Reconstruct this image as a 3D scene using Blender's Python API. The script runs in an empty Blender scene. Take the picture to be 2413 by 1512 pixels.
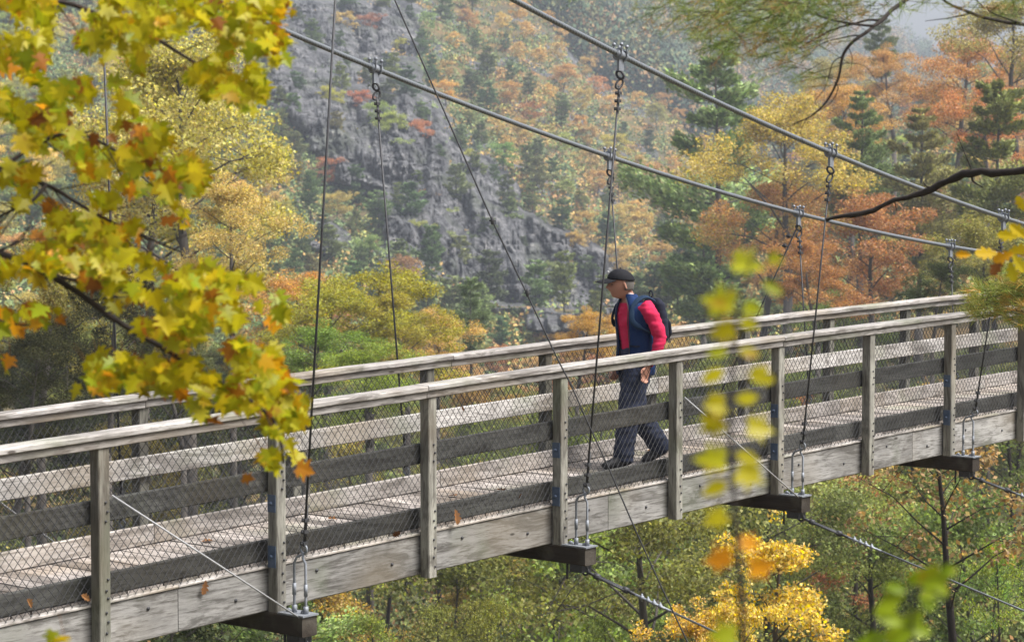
import bpy, bmesh, math, random
import numpy as np
from mathutils import Vector, Matrix, noise as mn

random.seed(7)
RS = np.random.RandomState(11)
sc = bpy.context.scene
col = sc.collection
PI = math.pi

# ------------------------------------------------------------------ camera frame (survey coordinates of the photograph, 2413 wide)
F = 5350.0; CX, CY = 1206.5, 756.0; CZ = 2.5
PITCH = math.atan((CY - 450.0) / F)
cP, sP = math.cos(PITCH), math.sin(PITCH)
def at(x, y, Y):
    """world point at horizontal distance Y that is seen at picture position x, y"""
    a = (x - CX) / F; b = -(y - CY) / F
    d = (a, cP + b * sP, -sP + b * cP)
    k = Y / d[1]
    return Vector((d[0] * k, Y, CZ + d[2] * k))
def px(P):
    X, Y, Z = P[0], P[1], P[2] - CZ
    y = Y * cP - Z * sP; z = Y * sP + Z * cP
    return CX + F * X / y, CY - F * z / y

cam = bpy.data.cameras.new("camera"); co = bpy.data.objects.new("camera", cam); col.objects.link(co)
co.location = (0, 0, CZ); co.rotation_euler = (PI / 2 - PITCH, 0, 0)
cam.sensor_width = 36; cam.lens = 36 * F / 2413.0; cam.clip_start = .1; cam.clip_end = 6000
cam.dof.use_dof = True; cam.dof.focus_distance = 19.3; cam.dof.aperture_fstop = 5.0
sc.camera = co

# ------------------------------------------------------------------ helpers
def tag(o, label=None, cat=None, group=None, kind=None):
    if label: o["label"] = label
    if cat: o["category"] = cat
    if group: o["group"] = group
    if kind: o["kind"] = kind
    return o
def empty(name, loc=(0, 0, 0), rz=0):
    o = bpy.data.objects.new(name, None); col.objects.link(o)
    o.location = loc; o.rotation_euler = (0, 0, rz); o.empty_display_size = .2
    return o
def link(name, me, parent=None):
    o = bpy.data.objects.new(name, me); col.objects.link(o)
    if parent: o.parent = parent
    return o

class MB:
    def __init__(s): s.v = []; s.f = []; s.m = []; s.smooth = []
    def add(s, vs, fs, mi=0, smooth=False):
        b = len(s.v); s.v += [tuple(v) for v in vs]
        for f in fs: s.f.append(tuple(b + i for i in f)); s.m.append(mi); s.smooth.append(smooth)
    def hexa(s, p, mi=0):
        # p: 8 points, bottom ring 0-3, top ring 4-7
        s.add(p, [(0, 3, 2, 1), (4, 5, 6, 7), (0, 1, 5, 4), (1, 2, 6, 5), (2, 3, 7, 6), (3, 0, 4, 7)], mi)
    def box(s, x0, x1, y0, y1, z0, z1, mi=0):
        s.hexa([(x0, y0, z0), (x1, y0, z0), (x1, y1, z0), (x0, y1, z0), (x0, y0, z1), (x1, y0, z1), (x1, y1, z1), (x0, y1, z1)], mi)
    def board(s, x0, x1, y0, y1, za0, za1, zb0, zb1, c=.006, mi=0):
        """a board running along x with chamfered long edges; its ends at different heights"""
        def ring(x, z0, z1):
            return [(x, y0 + c, z0), (x, y1 - c, z0), (x, y1, z0 + c), (x, y1, z1 - c), (x, y1 - c, z1), (x, y0 + c, z1), (x, y0, z1 - c), (x, y0, z0 + c)]
        a = ring(x0, za0, za1); b = ring(x1, zb0, zb1)
        fs = [(i, (i + 1) % 8, (i + 1) % 8 + 8, i + 8) for i in range(8)]
        fs = [f[::-1] for f in fs]
        fs += [tuple(range(8)), tuple(range(15, 7, -1))]
        s.add(a + b, fs, mi)
    def tube(s, pts, r, seg=8, mi=0, cap=True, smooth=True):
        pts = [Vector(p) for p in pts]; n = len(pts)
        rr = r if isinstance(r, (list, tuple)) else [r] * n
        vs = []; up = None
        for i, p in enumerate(pts):
            t = (pts[min(i + 1, n - 1)] - pts[max(i - 1, 0)])
            if t.length < 1e-9: t = Vector((0, 0, 1))
            t.normalize()
            if up is None:
                up = Vector((0, 0, 1)) if abs(t.z) < .9 else Vector((1, 0, 0))
            a = t.cross(up)
            if a.length < 1e-6: a = t.orthogonal()
            a.normalize(); b = a.cross(t).normalized(); up = b
            for k in range(seg):
                q = 2 * PI * k / seg
                vs.append(p + (a * math.cos(q) + b * math.sin(q)) * rr[i])
        fs = []
        for i in range(n - 1):
            for k in range(seg):
                k2 = (k + 1) % seg
                fs.append((i * seg + k, i * seg + k2, (i + 1) * seg + k2, (i + 1) * seg + k))
        if cap: fs += [tuple(range(seg))[::-1], tuple((n - 1) * seg + k for k in range(seg))]
        s.add(vs, fs, mi, smooth)
    def torus(s, c, R, r, ax, seg=12, mi=0, sx=1.0):
        ax = Vector(ax).normalized(); a = ax.orthogonal().normalized(); b = ax.cross(a)
        if abs(b.z) < abs(a.z): a, b = b, a
        pts = [Vector(c) + (a * math.cos(2 * PI * i / seg) + b * math.sin(2 * PI * i / seg) * sx) * R for i in range(seg + 1)]
        s.tube(pts, r, 6, mi, cap=False)
    def sphere(s, c, r, mi=0, seg=8, ring=6):
        c = Vector(c); r = Vector(r) if not isinstance(r, (int, float)) else Vector((r, r, r))
        vs = []; fs = []
        for i in range(ring + 1):
            th = PI * i / ring
            for k in range(seg):
                q = 2 * PI * k / seg
                vs.append((c.x + r.x * math.sin(th) * math.cos(q), c.y + r.y * math.sin(th) * math.sin(q), c.z + r.z * math.cos(th)))
        for i in range(ring):
            for k in range(seg):
                k2 = (k + 1) % seg
                fs.append((i * seg + k, (i + 1) * seg + k, (i + 1) * seg + k2, i * seg + k2))
        s.add(vs, fs, mi, True)
    def mesh(s, name, mats):
        me = bpy.data.meshes.new(name); me.from_pydata(s.v, [], s.f); 
        for m in (mats if isinstance(mats, (list, tuple)) else [mats]): me.materials.append(m)
        me.polygons.foreach_set('material_index', s.m); me.polygons.foreach_set('use_smooth', s.smooth)
        me.validate(); me.update()
        return me
    def build(s, name, mats, parent=None):
        return link(name, s.mesh(name, mats), parent)

# ------------------------------------------------------------------ materials
class N:
    def __init__(s, name):
        s.m = bpy.data.materials.new(name); s.m.use_nodes = True
        s.t = s.m.node_tree; s.t.nodes.clear()
        s.out = s.n('ShaderNodeOutputMaterial')
    def n(s, typ, **kw):
        x = s.t.nodes.new(typ)
        for k, v in kw.items(): setattr(x, k, v)
        return x
    def l(s, a, b): s.t.links.new(a, b)
    def math(s, op, a, b=None, c=None):
        x = s.n('ShaderNodeMath', operation=op)
        for i, v in enumerate((a, b, c)):
            if v is None: continue
            if isinstance(v, (int, float)): x.inputs[i].default_value = v
            else: s.l(v, x.inputs[i])
        return x.outputs[0]
    def mix(s, f, a, b, typ='MIX'):
        x = s.n('ShaderNodeMix', data_type='RGBA', blend_type=typ)
        for i, v in ((0, f), (6, a), (7, b)):
            if isinstance(v, (int, float)): x.inputs[i].default_value = v
            elif isinstance(v, tuple): x.inputs[i].default_value = v if len(v) == 4 else (*v, 1)
            else: s.l(v, x.inputs[i])
        return x.outputs[2]
    def ramp(s, f, stops, mode='LINEAR'):
        x = s.n('ShaderNodeValToRGB'); x.color_ramp.interpolation = mode
        e = x.color_ramp.elements
        while len(e) < len(stops): e.new(.5)
        for i, (p, c) in enumerate(stops):
            e[i].position = p; e[i].color = (*c, 1) if isinstance(c, tuple) else (c, c, c, 1)
        s.l(f, x.inputs[0]); return x.outputs[0]
    def noise(s, vec, scale, detail=3, rough=.55, dist=0):
        x = s.n('ShaderNodeTexNoise'); x.inputs['Scale'].default_value = scale; x.inputs['Detail'].default_value = detail
        x.inputs['Roughness'].default_value = rough; x.inputs['Distortion'].default_value = dist
        if vec is not None: s.l(vec, x.inputs['Vector'])
        return x.outputs[0]
    def coord(s, scale=(1, 1, 1), rnd=True):
        tc = s.n('ShaderNodeTexCoord'); mp = s.n('ShaderNodeMapping'); mp.inputs['Scale'].default_value = scale
        s.l(tc.outputs['Object'], mp.inputs[0])
        if not rnd: return mp.outputs[0]
        oi = s.n('ShaderNodeObjectInfo'); va = s.n('ShaderNodeVectorMath', operation='SCALE'); va.inputs[0].default_value = (37, 19, 53)
        s.l(oi.outputs['Random'], va.inputs['Scale'])
        ad = s.n('ShaderNodeVectorMath', operation='ADD'); s.l(mp.outputs[0], ad.inputs[0]); s.l(va.outputs[0], ad.inputs[1])
        return ad.outputs[0]
    def bsdf(s, colr, rough=.8, bump=None, bstr=.3, bdist=.01, metal=0, spec=.3):
        b = s.n('ShaderNodeBsdfPrincipled')
        if isinstance(colr, tuple): b.inputs['Base Color'].default_value = (*colr, 1)
        else: s.l(colr, b.inputs['Base Color'])
        if isinstance(rough, (int, float)): b.inputs['Roughness'].default_value = rough
        else: s.l(rough, b.inputs['Roughness'])
        b.inputs['Metallic'].default_value = metal
        b.inputs['Specular IOR Level'].default_value = spec
        if bump is not None:
            bp = s.n('ShaderNodeBump'); bp.inputs['Strength'].default_value = bstr; bp.inputs['Distance'].default_value = bdist
            s.l(bump, bp.inputs['Height']); s.l(bp.outputs[0], b.inputs['Normal'])
        s.l(b.outputs[0], s.out.inputs[0]); return b

def wood(name, scale, base=(.30, .285, .27), dark=(.085, .075, .065), amt=.6, planks=False):
    """weathered grey timber; scale stretches the grain along the board; the object's colour tints the board"""
    k = N(name)
    v = k.coord(scale)
    g = k.noise(v, 9, 5, .65, .4)             # grain
    g2 = k.noise(v, 38, 3, .6)                # fine fibres
    v2 = k.coord((1, 1, 1))
    st = k.noise(v2, 1.7, 4, .6, .6)          # weather stains
    c = k.ramp(g, [(.25, tuple(x * .62 for x in base)), (.5, base), (.75, tuple(min(1, x * 1.3) for x in base))])
    c = k.mix(k.ramp(g2, [(.42, 0.0), (.5, .0), (.66, .75)]), c, dark)
    c = k.mix(k.math('MULTIPLY', k.ramp(st, [(.42, 0.0), (.68, 1.0)]), amt), c, dark)
    s3 = k.noise(k.coord(tuple(max(.5, q * 1.1) for q in scale)), 3.1, 5, .7, 1.2)      # streaks and wet edges
    c = k.mix(k.ramp(s3, [(.50, 0.0), (.60, .65), (.75, .8)]), c, tuple(q * .8 for q in dark))
    c = k.mix(k.ramp(k.noise(k.coord((1, 1, 1)), .9, 2), [(.5, 0.0), (.7, .5)]), c, (.20, .16, .11))   # brown unweathered patches
    c = k.mix(k.ramp(k.noise(k.coord((1, 1, 1)), 1.3, 3), [(.56, 0.0), (.72, .45)]), c, (.11, .13, .07))   # algae
    if planks:
        sx_ = k.n('ShaderNodeSeparateXYZ'); k.l(k.coord((1, 1, 1), False), sx_.inputs[0]); wn = k.n('ShaderNodeTexWhiteNoise', noise_dimensions='1D')
        k.l(k.math('FLOOR', k.math('DIVIDE', sx_.outputs[0], L / 10)), wn.inputs['W']); c = k.mix(1.0, c, k.ramp(wn.outputs[0], [(0, (.55, .52, .5)), (1, (1.25, 1.2, 1.18))]), 'MULTIPLY')
    vk = k.n('ShaderNodeTexVoronoi'); vk.inputs['Scale'].default_value = 2.6
    v3 = k.coord(tuple(max(.55, s * 1.5) if s < 1 else 1.6 for s in scale)); k.l(v3, vk.inputs['Vector'])
    c = k.mix(k.ramp(vk.outputs['Distance'], [(.035, .9), (.06, .0)]), c, (.05, .04, .035))   # knots
    oi = k.n('ShaderNodeObjectInfo')
    c = k.mix(1.0, c, oi.outputs['Color'], 'MULTIPLY')
    rb = k.math('MULTIPLY_ADD', oi.outputs['Random'], .3, .85)
    hs = k.n('ShaderNodeHueSaturation'); k.l(c, hs.inputs['Color']); k.l(rb, hs.inputs['Value'])
    k.bsdf(hs.outputs[0], .82, k.math('ADD', g, g2), .5, .004)
    return k.m
WX = wood('weathered_wood_lengthwise', (.18, 2.2, 2.2))
L = math.hypot(1.18, .9924)
WY = wood('weathered_wood_crosswise', (2.2, .18, 2.2), planks=True)
WZ = wood('weathered_wood_upright', (2.2, 2.2, .18), base=(.30, .29, .255))
k = N('dark_brown_beam'); g = k.noise(k.coord((5, .4, 5)), 9, 5, .7); g2 = k.noise(k.coord((1, 1, 1)), 3, 4); k.bsdf(k.mix(k.ramp(g2, [(.5, 0.0), (.65, .8)]), k.mix(g, (.008, .0065, .005), (.055, .042, .03)), (.085, .075, .06)), .85, g, .7, .006); WDARK = k.m  # very dark brown crossbeam timber with grain and paler patches
k = N('steel_galvanised'); k.bsdf(k.mix(k.noise(k.coord(), 40), (.15, .16, .18), (.30, .32, .35)), .6, metal=.4); STEEL = k.m
k = N('steel_bright'); k.bsdf(k.mix(k.noise(k.coord(), 40), (.28, .28, .29), (.42, .42, .43)), .6, metal=.1); PALE = k.m
k = N('steel_bluish_bracket'); k.bsdf(k.mix(k.noise(k.coord(), 25), (.05, .08, .14), (.16, .2, .28)), .55, metal=.4); BLUE = k.m
k = N('steel_dark'); k.bsdf(k.mix(k.noise(k.coord(), 60), (.03, .03, .032), (.09, .09, .095)), .6, metal=.4); DARK = k.m
k = N('cable_strand')
v = k.coord((1, 1, 1)); wv = k.n('ShaderNodeTexWave', wave_type='BANDS', bands_direction='DIAGONAL'); wv.inputs['Scale'].default_value = 26; k.l(v, wv.inputs['Vector'])
k.bsdf(k.mix(wv.outputs[0], (.10, .11, .12), (.20, .215, .23)), .45, wv.outputs[0], .3, .002, metal=.35); CABLE = k.m
k = N('mesh_wire'); k.bsdf((.055, .055, .058), .6, metal=.3); WIRE = k.m

def leafmat(name, transl=.35, gloss=.0, var=.5, hue=.05):
    """foliage: object colour varied leaf by leaf through the face attribute v"""
    k = N(name)
    oi = k.n('ShaderNodeObjectInfo'); a = k.n('ShaderNodeAttribute', attribute_name='v'); vv = a.outputs['Fac']
    hs = k.n('ShaderNodeHueSaturation'); k.l(oi.outputs['Color'], hs.inputs['Color'])
    fr = k.math('FRACT', k.math('MULTIPLY', vv, 7.31))
    k.l(k.math('MULTIPLY_ADD', fr, hue * 2, .5 - hue), hs.inputs['Hue'])
    k.l(k.math('MULTIPLY_ADD', vv, var * 2, 1 - var), hs.inputs['Value'])
    k.l(k.math('MULTIPLY_ADD', k.math('FRACT', k.math('MULTIPLY', vv, 23.7)), .4, .75), hs.inputs['Saturation'])
    d = k.n('ShaderNodeBsdfDiffuse'); t = k.n('ShaderNodeBsdfTranslucent'); m = k.n('ShaderNodeMixShader')
    k.l(hs.outputs[0], d.inputs[0]); k.l(hs.outputs[0], t.inputs[0]); m.inputs[0].default_value = transl
    k.l(d.outputs[0], m.inputs[1]); k.l(t.outputs[0], m.inputs[2]); o = m.outputs[0]
    if gloss:
        g = k.n('ShaderNodeBsdfGlossy'); g.inputs['Roughness'].default_value = .45
        m2 = k.n('ShaderNodeMixShader'); m2.inputs[0].default_value = gloss; k.l(o, m2.inputs[1]); k.l(g.outputs[0], m2.inputs[2]); o = m2.outputs[0]
    k.l(o, k.out.inputs[0]); return k.m
LEAF = leafmat('foliage', .35, 0, .5, .02)
NEEDLE = leafmat('needles', .15, 0, .5, .02)
k = N('bark'); g = k.noise(k.coord((3, 3, .5)), 6, 4); k.bsdf(k.mix(g, (.025, .02, .017), (.13, .115, .10)), .95, g, .6, .02); BARK = k.m
k = N('bark_dark'); g = k.noise(k.coord((3, 3, 3)), 9, 4); k.bsdf(k.mix(g, (.012, .009, .008), (.05, .04, .034)), .9, g, .5, .004); BARKD = k.m

def rampleaf(name, stops, transl=.5, gloss=.012):
    k = N(name); a = k.n('ShaderNodeAttribute', attribute_name='v')
    c = k.ramp(a.outputs['Fac'], stops)
    nz = k.noise(k.coord((1, 1, 1), False), 22, 3)
    c = k.mix(k.ramp(nz, [(.60, 0.0), (.72, .6)]), c, (.30, .09, .008))
    nv = k.noise(k.coord((1, 1, 1), False), 9, 2)
    hs = k.n('ShaderNodeHueSaturation'); k.l(c, hs.inputs['Color']); k.l(k.math('MULTIPLY_ADD', nv, .9, .55), hs.inputs['Value'])
    d = k.n('ShaderNodeBsdfDiffuse'); t = k.n('ShaderNodeBsdfTranslucent'); m = k.n('ShaderNodeMixShader')
    k.l(hs.outputs[0], d.inputs[0]); k.l(hs.outputs[0], t.inputs[0]); m.inputs[0].default_value = transl
    k.l(d.outputs[0], m.inputs[1]); k.l(t.outputs[0], m.inputs[2])
    g = k.n('ShaderNodeBsdfGlossy'); g.inputs['Roughness'].default_value = .4
    m2 = k.n('ShaderNodeMixShader'); m2.inputs[0].default_value = gloss; k.l(m.outputs[0], m2.inputs[1]); k.l(g.outputs[0], m2.inputs[2])
    k.l(m2.outputs[0], k.out.inputs[0]); return k.m
YG, YE, OR, BR, GR = (.38, .34, .006), (.54, .38, .006), (.62, .26, .008), (.24, .085, .012), (.24, .30, .008)
MAPLE = rampleaf('maple_leaf', [(0, GR), (.25, YG), (.55, (.44, .38, .006)), (.73, YE), (.86, OR), (.97, BR)])
SAPL = rampleaf('sapling_leaf', [(0, (.26, .32, .006)), (.5, (.38, .37, .006)), (.8, (.46, .38, .006)), (.9, OR), (1, OR)], .5)
GREENL = rampleaf('green_leaf', [(0, (.18, .27, .008)), (1, (.30, .36, .01))], .5)
OAKL = rampleaf('oak_leaf', [(0, (.40, .36, .01)), (.4, YE), (.7, OR), (1, (.10, .035, .01))], .4)
DEADL = rampleaf('dead_leaf', [(0, (.24, .12, .05)), (1, (.12, .05, .02))], .1)
# ------------------------------------------------------------------ the bridge, in its own frame: x along, y across (0 = outer post face on the camera side), z up
BX, BY = -2.564, 14.2; UA = math.atan2(1.18, .9924); L = math.hypot(1.18, .9924); WT = 1.5
def zr(x):
    t = x / L; return .984 + .0539 * t - .00164 * t * t
def bw(x, y, z=0):
    c, s = math.cos(UA), math.sin(UA); return Vector((BX + x * c - y * s, BY + x * s + y * c, z))
def wb(P):
    c, s = math.cos(UA), math.sin(UA); X, Y = P[0] - BX, P[1] - BY
    return Vector((X * c + Y * s, -X * s + Y * c, P[2]))
T0, T1 = -5, 18
bridge = tag(empty('suspension_bridge', (BX, BY, 0), UA), 'weathered grey wooden footbridge with mesh railings hung from steel cables', 'footbridge')
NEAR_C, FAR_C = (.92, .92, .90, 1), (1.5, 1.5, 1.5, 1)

def side(y, far): return WT - y if far else y
def sb(mb, x0, x1, ya, yb, h0, h1, far, c=.006):
    """board between offsets ya..yb from that side's outer face, h below the rail top"""
    a, b = sorted((side(ya, far), side(yb, far)))
    mb.board(x0, x1, a, b, zr(x0) - h1, zr(x0) - h0, zr(x1) - h1, zr(x1) - h0, c)

# posts (one mesh per side, copied)
def post_mesh(far):
    m = MB(); h = .045; a, b = sorted((side(0, far), side(.09, far)))
    c = .006
    def ring(z): return [(-h + c, a, z), (h - c, a, z), (h, a + c, z), (h, b - c, z), (h - c, b, z), (-h + c, b, z), (-h, b - c, z), (-h, a + c, z)]
    z0, z1 = -1.42, -.0955
    m.add(ring(z0) + ring(z1), [(i, (i + 1) % 8, (i + 1) % 8 + 8, i + 8) for i in range(8)] + [tuple(range(8))[::-1], tuple(range(8, 16))], 0)
    yo = side(-.001, far); sg = 1 if far else -1
    r = random.Random(3)
    for i, z in enumerate((-.44, -.5, -.56, -.93, -1.0, -1.05, -1.14, -1.2, -1.27, -1.34)):
        m.tube([(.02 * (1 if i % 2 else .3), yo, z), (.02 * (1 if i % 2 else .3), yo + sg * .006, z)], .009, 6, 1)
    return m.mesh('post', [WZ, DARK])
PM = {f: post_mesh(f) for f in (False, True)}
def yrng(far, a, b): return sorted((side(a, far), side(b, far)))
BRM = []   # steel brackets on posts with hangers
for za, zb in ((-.72, -.60), (-1.1, -.95)):
    br = MB(); br.box(-.0500, -.0455, .01, .085, za, zb); br.tube([(-.062, .05, (za + zb) / 2), (-.049, .05, (za + zb) / 2)], .014, 6)
    BRM.append(br.mesh('post_bracket', BLUE))
for far in (False, True):
    for t in range(T0, T1 + 1):
        p = link('post', PM[far], bridge); p.location = (t * L, 0, zr(t * L)); p.color = NEAR_C if not far else (.55, .55, .52, 1)  # far posts' darker tint paints in the shade on their side faces
        if t % 2 and not far:
            for bm_ in BRM: link('post_bracket', bm_, p)
    # capped handrail in lengths of three or four bays
    cuts = [T0 - .3, -1, 1.95, 5, 8.3, 11, 14, T1 + .3] if not far else [T0 - .3, -2, 1, 3.15, 6, 9, 12, 15, T1 + .3]
    for i in range(len(cuts) - 1):
        xs = np.linspace(cuts[i] * L, cuts[i + 1] * L, int(round((cuts[i + 1] - cuts[i]) * 3)) + 1)
        rail = empty('handrail'); rail.parent = bridge
        m = MB(); m2 = MB()
        dz = .0 if i % 2 else .003
        g = .004
        for j in range(len(xs) - 1):
            pass
        def run(mb, ya, yb, h0, h1, c):
            a, b = yrng(far, ya, yb); rings = []; vs = []; rr = random.Random(i * 7 + far)
            n = len(xs)
            for q, x in enumerate(xs):
                if q == 0: x += g
                if q == n - 1: x -= g
                w = (rr.random() - .5) * .004
                z0, z1 = zr(x) - h1 + dz + w, zr(x) - h0 + dz + w
                vs += [(x, a + c, z0), (x, b - c, z0), (x, b, z0 + c), (x, b, z1 - c), (x, b - c, z1), (x, a + c, z1), (x, a, z1 - c), (x, a, z0 + c)]
            fs = []
            for q in range(n - 1):
                for k2 in range(8):
                    fs.append((q * 8 + k2, q * 8 + 8 + k2, q * 8 + 8 + (k2 + 1) % 8, q * 8 + (k2 + 1) % 8))
            fs += [tuple(range(8)), tuple((n - 1) * 8 + q for q in range(7, -1, -1))]
            mb.add(vs, fs)
        run(m, -.03, .135, 0, .042, .008); run(m2, -.012, .11, .0425, .095, .006)
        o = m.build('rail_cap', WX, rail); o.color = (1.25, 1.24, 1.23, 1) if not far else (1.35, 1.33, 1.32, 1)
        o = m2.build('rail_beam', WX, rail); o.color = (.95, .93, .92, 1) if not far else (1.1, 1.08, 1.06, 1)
    # boards bay by bay: middle board, toe board, stringer
    for t in range(T0, T1):
        x0, x1 = t * L, (t + 1) * L
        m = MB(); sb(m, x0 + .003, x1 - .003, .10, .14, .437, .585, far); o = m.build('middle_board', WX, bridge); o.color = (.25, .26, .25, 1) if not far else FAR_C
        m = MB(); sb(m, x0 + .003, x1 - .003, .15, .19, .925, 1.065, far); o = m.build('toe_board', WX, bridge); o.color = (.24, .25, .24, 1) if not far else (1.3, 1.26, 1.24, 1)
    cuts = [T0, -2.9, .45, 3.45, 6.6, 9.5, 12.5, 15.5, T1] if not far else [T0, -1, 2, 5, 8, 11, 14, T1]
    for i in range(len(cuts) - 1):
        m = MB(); x0, x1 = cuts[i] * L, cuts[i + 1] * L; n = max(1, int(round(cuts[i + 1] - cuts[i])))
        xs = np.linspace(x0 + .003, x1 - .003, n + 1); c = .008
        a, b = yrng(far, .102, .175); vs = []; fs = []
        for x in xs:
            z0, z1 = zr(x) - 1.405, zr(x) - 1.111
            vs += [(x, a + c, z0), (x, b - c, z0), (x, b, z0 + c), (x, b, z1 - c), (x, b - c, z1), (x, a + c, z1), (x, a, z1 - c), (x, a, z0 + c)]
        for q in range(n):
            for k2 in range(8): fs.append((q * 8 + k2, q * 8 + 8 + k2, q * 8 + 8 + (k2 + 1) % 8, q * 8 + (k2 + 1) % 8))
        fs += [tuple(range(8)), tuple(n * 8 + q for q in range(7, -1, -1))]
        m.add(vs, fs)
        for q in range(int(cuts[i] * 2), int(cuts[i + 1] * 2)):      # bolt heads
            xb = (q + .5) * L / 2 + .05; zz = zr(xb) - 1.2 - .08 * (q % 2); yy = side(.102, far)
            m.tube([(xb, yy + (.002 if not far else -.002), zz), (xb, yy - (.007 if not far else -.007), zz)], .013, 6, 1)
        o = m.build('stringer_beam', [WX, DARK], bridge); o.color = (.98, 1.0, 1.0, 1)
        a, b = yrng(far, .0915, .185); m = MB(); vs = []
        for x in xs:
            z0, z1 = zr(x) - 1.1105, zr(x) - 1.09; c = .005
            vs += [(x, a + c, z0), (x, b - c, z0), (x, b, z0 + c), (x, b, z1 - c), (x, b - c, z1), (x, a + c, z1), (x, a, z1 - c), (x, a, z0 + c)]
        m.add(vs, fs); o = m.build('ledge_board', WX, bridge); o.color = (1.5, 1.48, 1.46, 1)
    # diamond wire mesh, a panel per bay
    for t in range(T0, T1):
        x0, x1 = t * L + (.05 if not far else .02), (t + 1) * L - (.05 if not far else .02)
        yy = side(.0875, far); m = MB(); P = .064; S = 1.2; r = .0026
        top, bot = .10, 1.085; H = bot - top; Wd = x1 - x0
        def seg(xa, ha, xb, hb, dy):
            m.tube([(xa, yy + dy, zr(xa) - ha), (xb, yy + dy, zr(xb) - hb)], r, 4, 0, cap=False)
        n = int((Wd + H / S) / P) + 1
        for i in range(n):
            u = i * P                        # x of the wire at the top, slanting down-left
            xa, ha = x0 + u, top; xb, hb = x0 + u - H / S, bot
            if xa > x1: ha += (xa - x1) * S; xa = x1
            if xb < x0: hb -= (x0 - xb) * S; xb = x0
            if hb > ha: seg(xa, ha, xb, hb, 0)
            xa, ha = x1 - u, top; xb, hb = x1 - u + H / S, bot
            if xa < x0: ha += (x0 - xa) * S; xa = x0
            if xb > x1: hb -= (xb - x1) * S; xb = x1
            if hb > ha: seg(xa, ha, xb, hb, .004)
        m.build('wire_mesh', WIRE, bridge)

# deck planks, a panel per bay
for t in range(T0, T1):
    m = MB(); n = 10; pw = L / n; r = random.Random(t)
    for i in range(n):
        xa, xb = t * L + i * pw + .007, t * L + (i + 1) * pw - .007; dz = r.uniform(-.003, .003)
        a, b = .155, WT - .155
        z = lambda x: zr(x) - 1.07 + dz
        m.hexa([(xa, a, z(xa) - .038), (xb, a, z(xb) - .038), (xb, b, z(xb) - .038), (xa, b, z(xa) - .038), (xa, a, z(xa)), (xb, a, z(xb)), (xb, b, z(xb)), (xa, b, z(xa))])
    o = m.build('deck', WY, bridge); o.color = (1.38, 1.36, 1.35, 1)
# crossbeams under the stringers at odd posts, with top plate and the outrigger clamp of the wind guys
OUT = .25
for t in range(T0 + (T0 + 1) % 2, T1 + 1, 2):
    x = t * L + .015; z = zr(x)
    m = MB(); m.board(-OUT - .0, WT + OUT, -.07, .07, -1.545, -1.408, -1.545, -1.408, .008)
    mm = MB(); mm.v = [(-v[1], v[0], v[2]) for v in m.v]; mm.f = m.f; mm.m = m.m; mm.smooth = m.smooth
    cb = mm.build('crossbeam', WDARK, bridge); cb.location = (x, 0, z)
    for far in (False, True):
        s = 1 if far else -1; e = WT + OUT if far else -OUT
        p = MB(); a, b = sorted((e + s * .012, e - s * .235)); p.box(-.075, .075, a, b, -1.4075, -1.396)
        p.sphere((0, e - s * .06, -1.392), .02); p.sphere((0, e - s * .2, -1.392), .02)
        p.build('top_plate', STEEL, cb)
        p = MB(); a, b = sorted((e - s * .04, e - s * .16)); p.box(-.06, .06, a, b, -1.605, -1.5455)
        p.tube([(-.03, e - s * .21, -1.67), (-.03, e - s * .21, -1.546)], .01, 6)
        p.build('guy_bracket', DARK, cb)
# brace rods
for t in (-4, 0, 4, 8, 12):
    for far in (False, True):
        x0, x1 = t * L + .05, (t + 1) * L - .02
        m = MB(); m.tube([(x0, side(-.012, far), zr(x0) - .40), (x1, side(-.22, far), zr(x1) - 1.43)], .0062, 6)
        m.build('brace_rod', PALE, bridge)
# main cables through surveyed clamp points
def fitcable(pts):
    A = np.array([tuple(wb(p)) for p in pts]); q = np.polyfit(A[:, 0], A[:, 2], 2); yq = np.polyfit(A[:, 0], A[:, 1], 1 if len(pts) > 3 else 0)
    return (lambda x: (np.polyval(yq, x), np.polyval(q, x)))
near_cl = {3: (1462, 130), 5: (1958, 360), 7: (2365, 513)}
far_cl = {3: (885, 163), 5: (1437, 367), 7: (1882, 505), 9: (2240, 580)}
def onplane(x, y, t):
    """where the sight line through x, y meets the vertical plane across the bridge at post t"""
    Y = 18.0
    for _ in range(30):
        P = at(x, y, Y); e = wb(P)[0] - t * L
        P2 = at(x, y, Y + .1); d = (wb(P2)[0] - t * L - e) / .1
        Y -= e / d
    return at(x, y, Y)
def lineplane(x, y, t, yb):
    Y = 18.0
    return None
NC = {}; FC = {}
# near cable hangs 0.53 outside the near posts, far one about 0.45 outside the far posts: solve depth on those vertical planes
def onside(x, y, yb):
    a, b = 5.0, 60.0
    f = lambda Y: wb(at(x, y, Y))[1] - yb
    fa = f(a)
    for _ in range(60):
        c = (a + b) / 2
        if f(c) * fa > 0: a = c
        else: b = c
    return at(x, y, (a + b) / 2)
NP = [onside(*near_cl[t], -.53) for t in near_cl]
FP = [onside(*far_cl[t], WT + .40) for t in far_cl]
A = np.array([tuple(wb(p)) for p in NP]); qn = np.polyfit(A[:, 0], A[:, 2], 2)
B = np.array([tuple(wb(p)) for p in FP]); qf = np.polyfit(B[:, 0], B[:, 2], 2)
print('cable fits', A.round(2).tolist(), qn, B.round(2).tolist(), qf)
def cable_pos(far, x): return (WT + .40, float(np.polyval(qf, x))) if far else (-.53, float(np.polyval(qn, x)))
clampx = {False: {t: float(A[i][0]) for i, t in enumerate(near_cl)}, True: {t: float(B[i][0]) for i, t in enumerate(far_cl)}}
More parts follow.
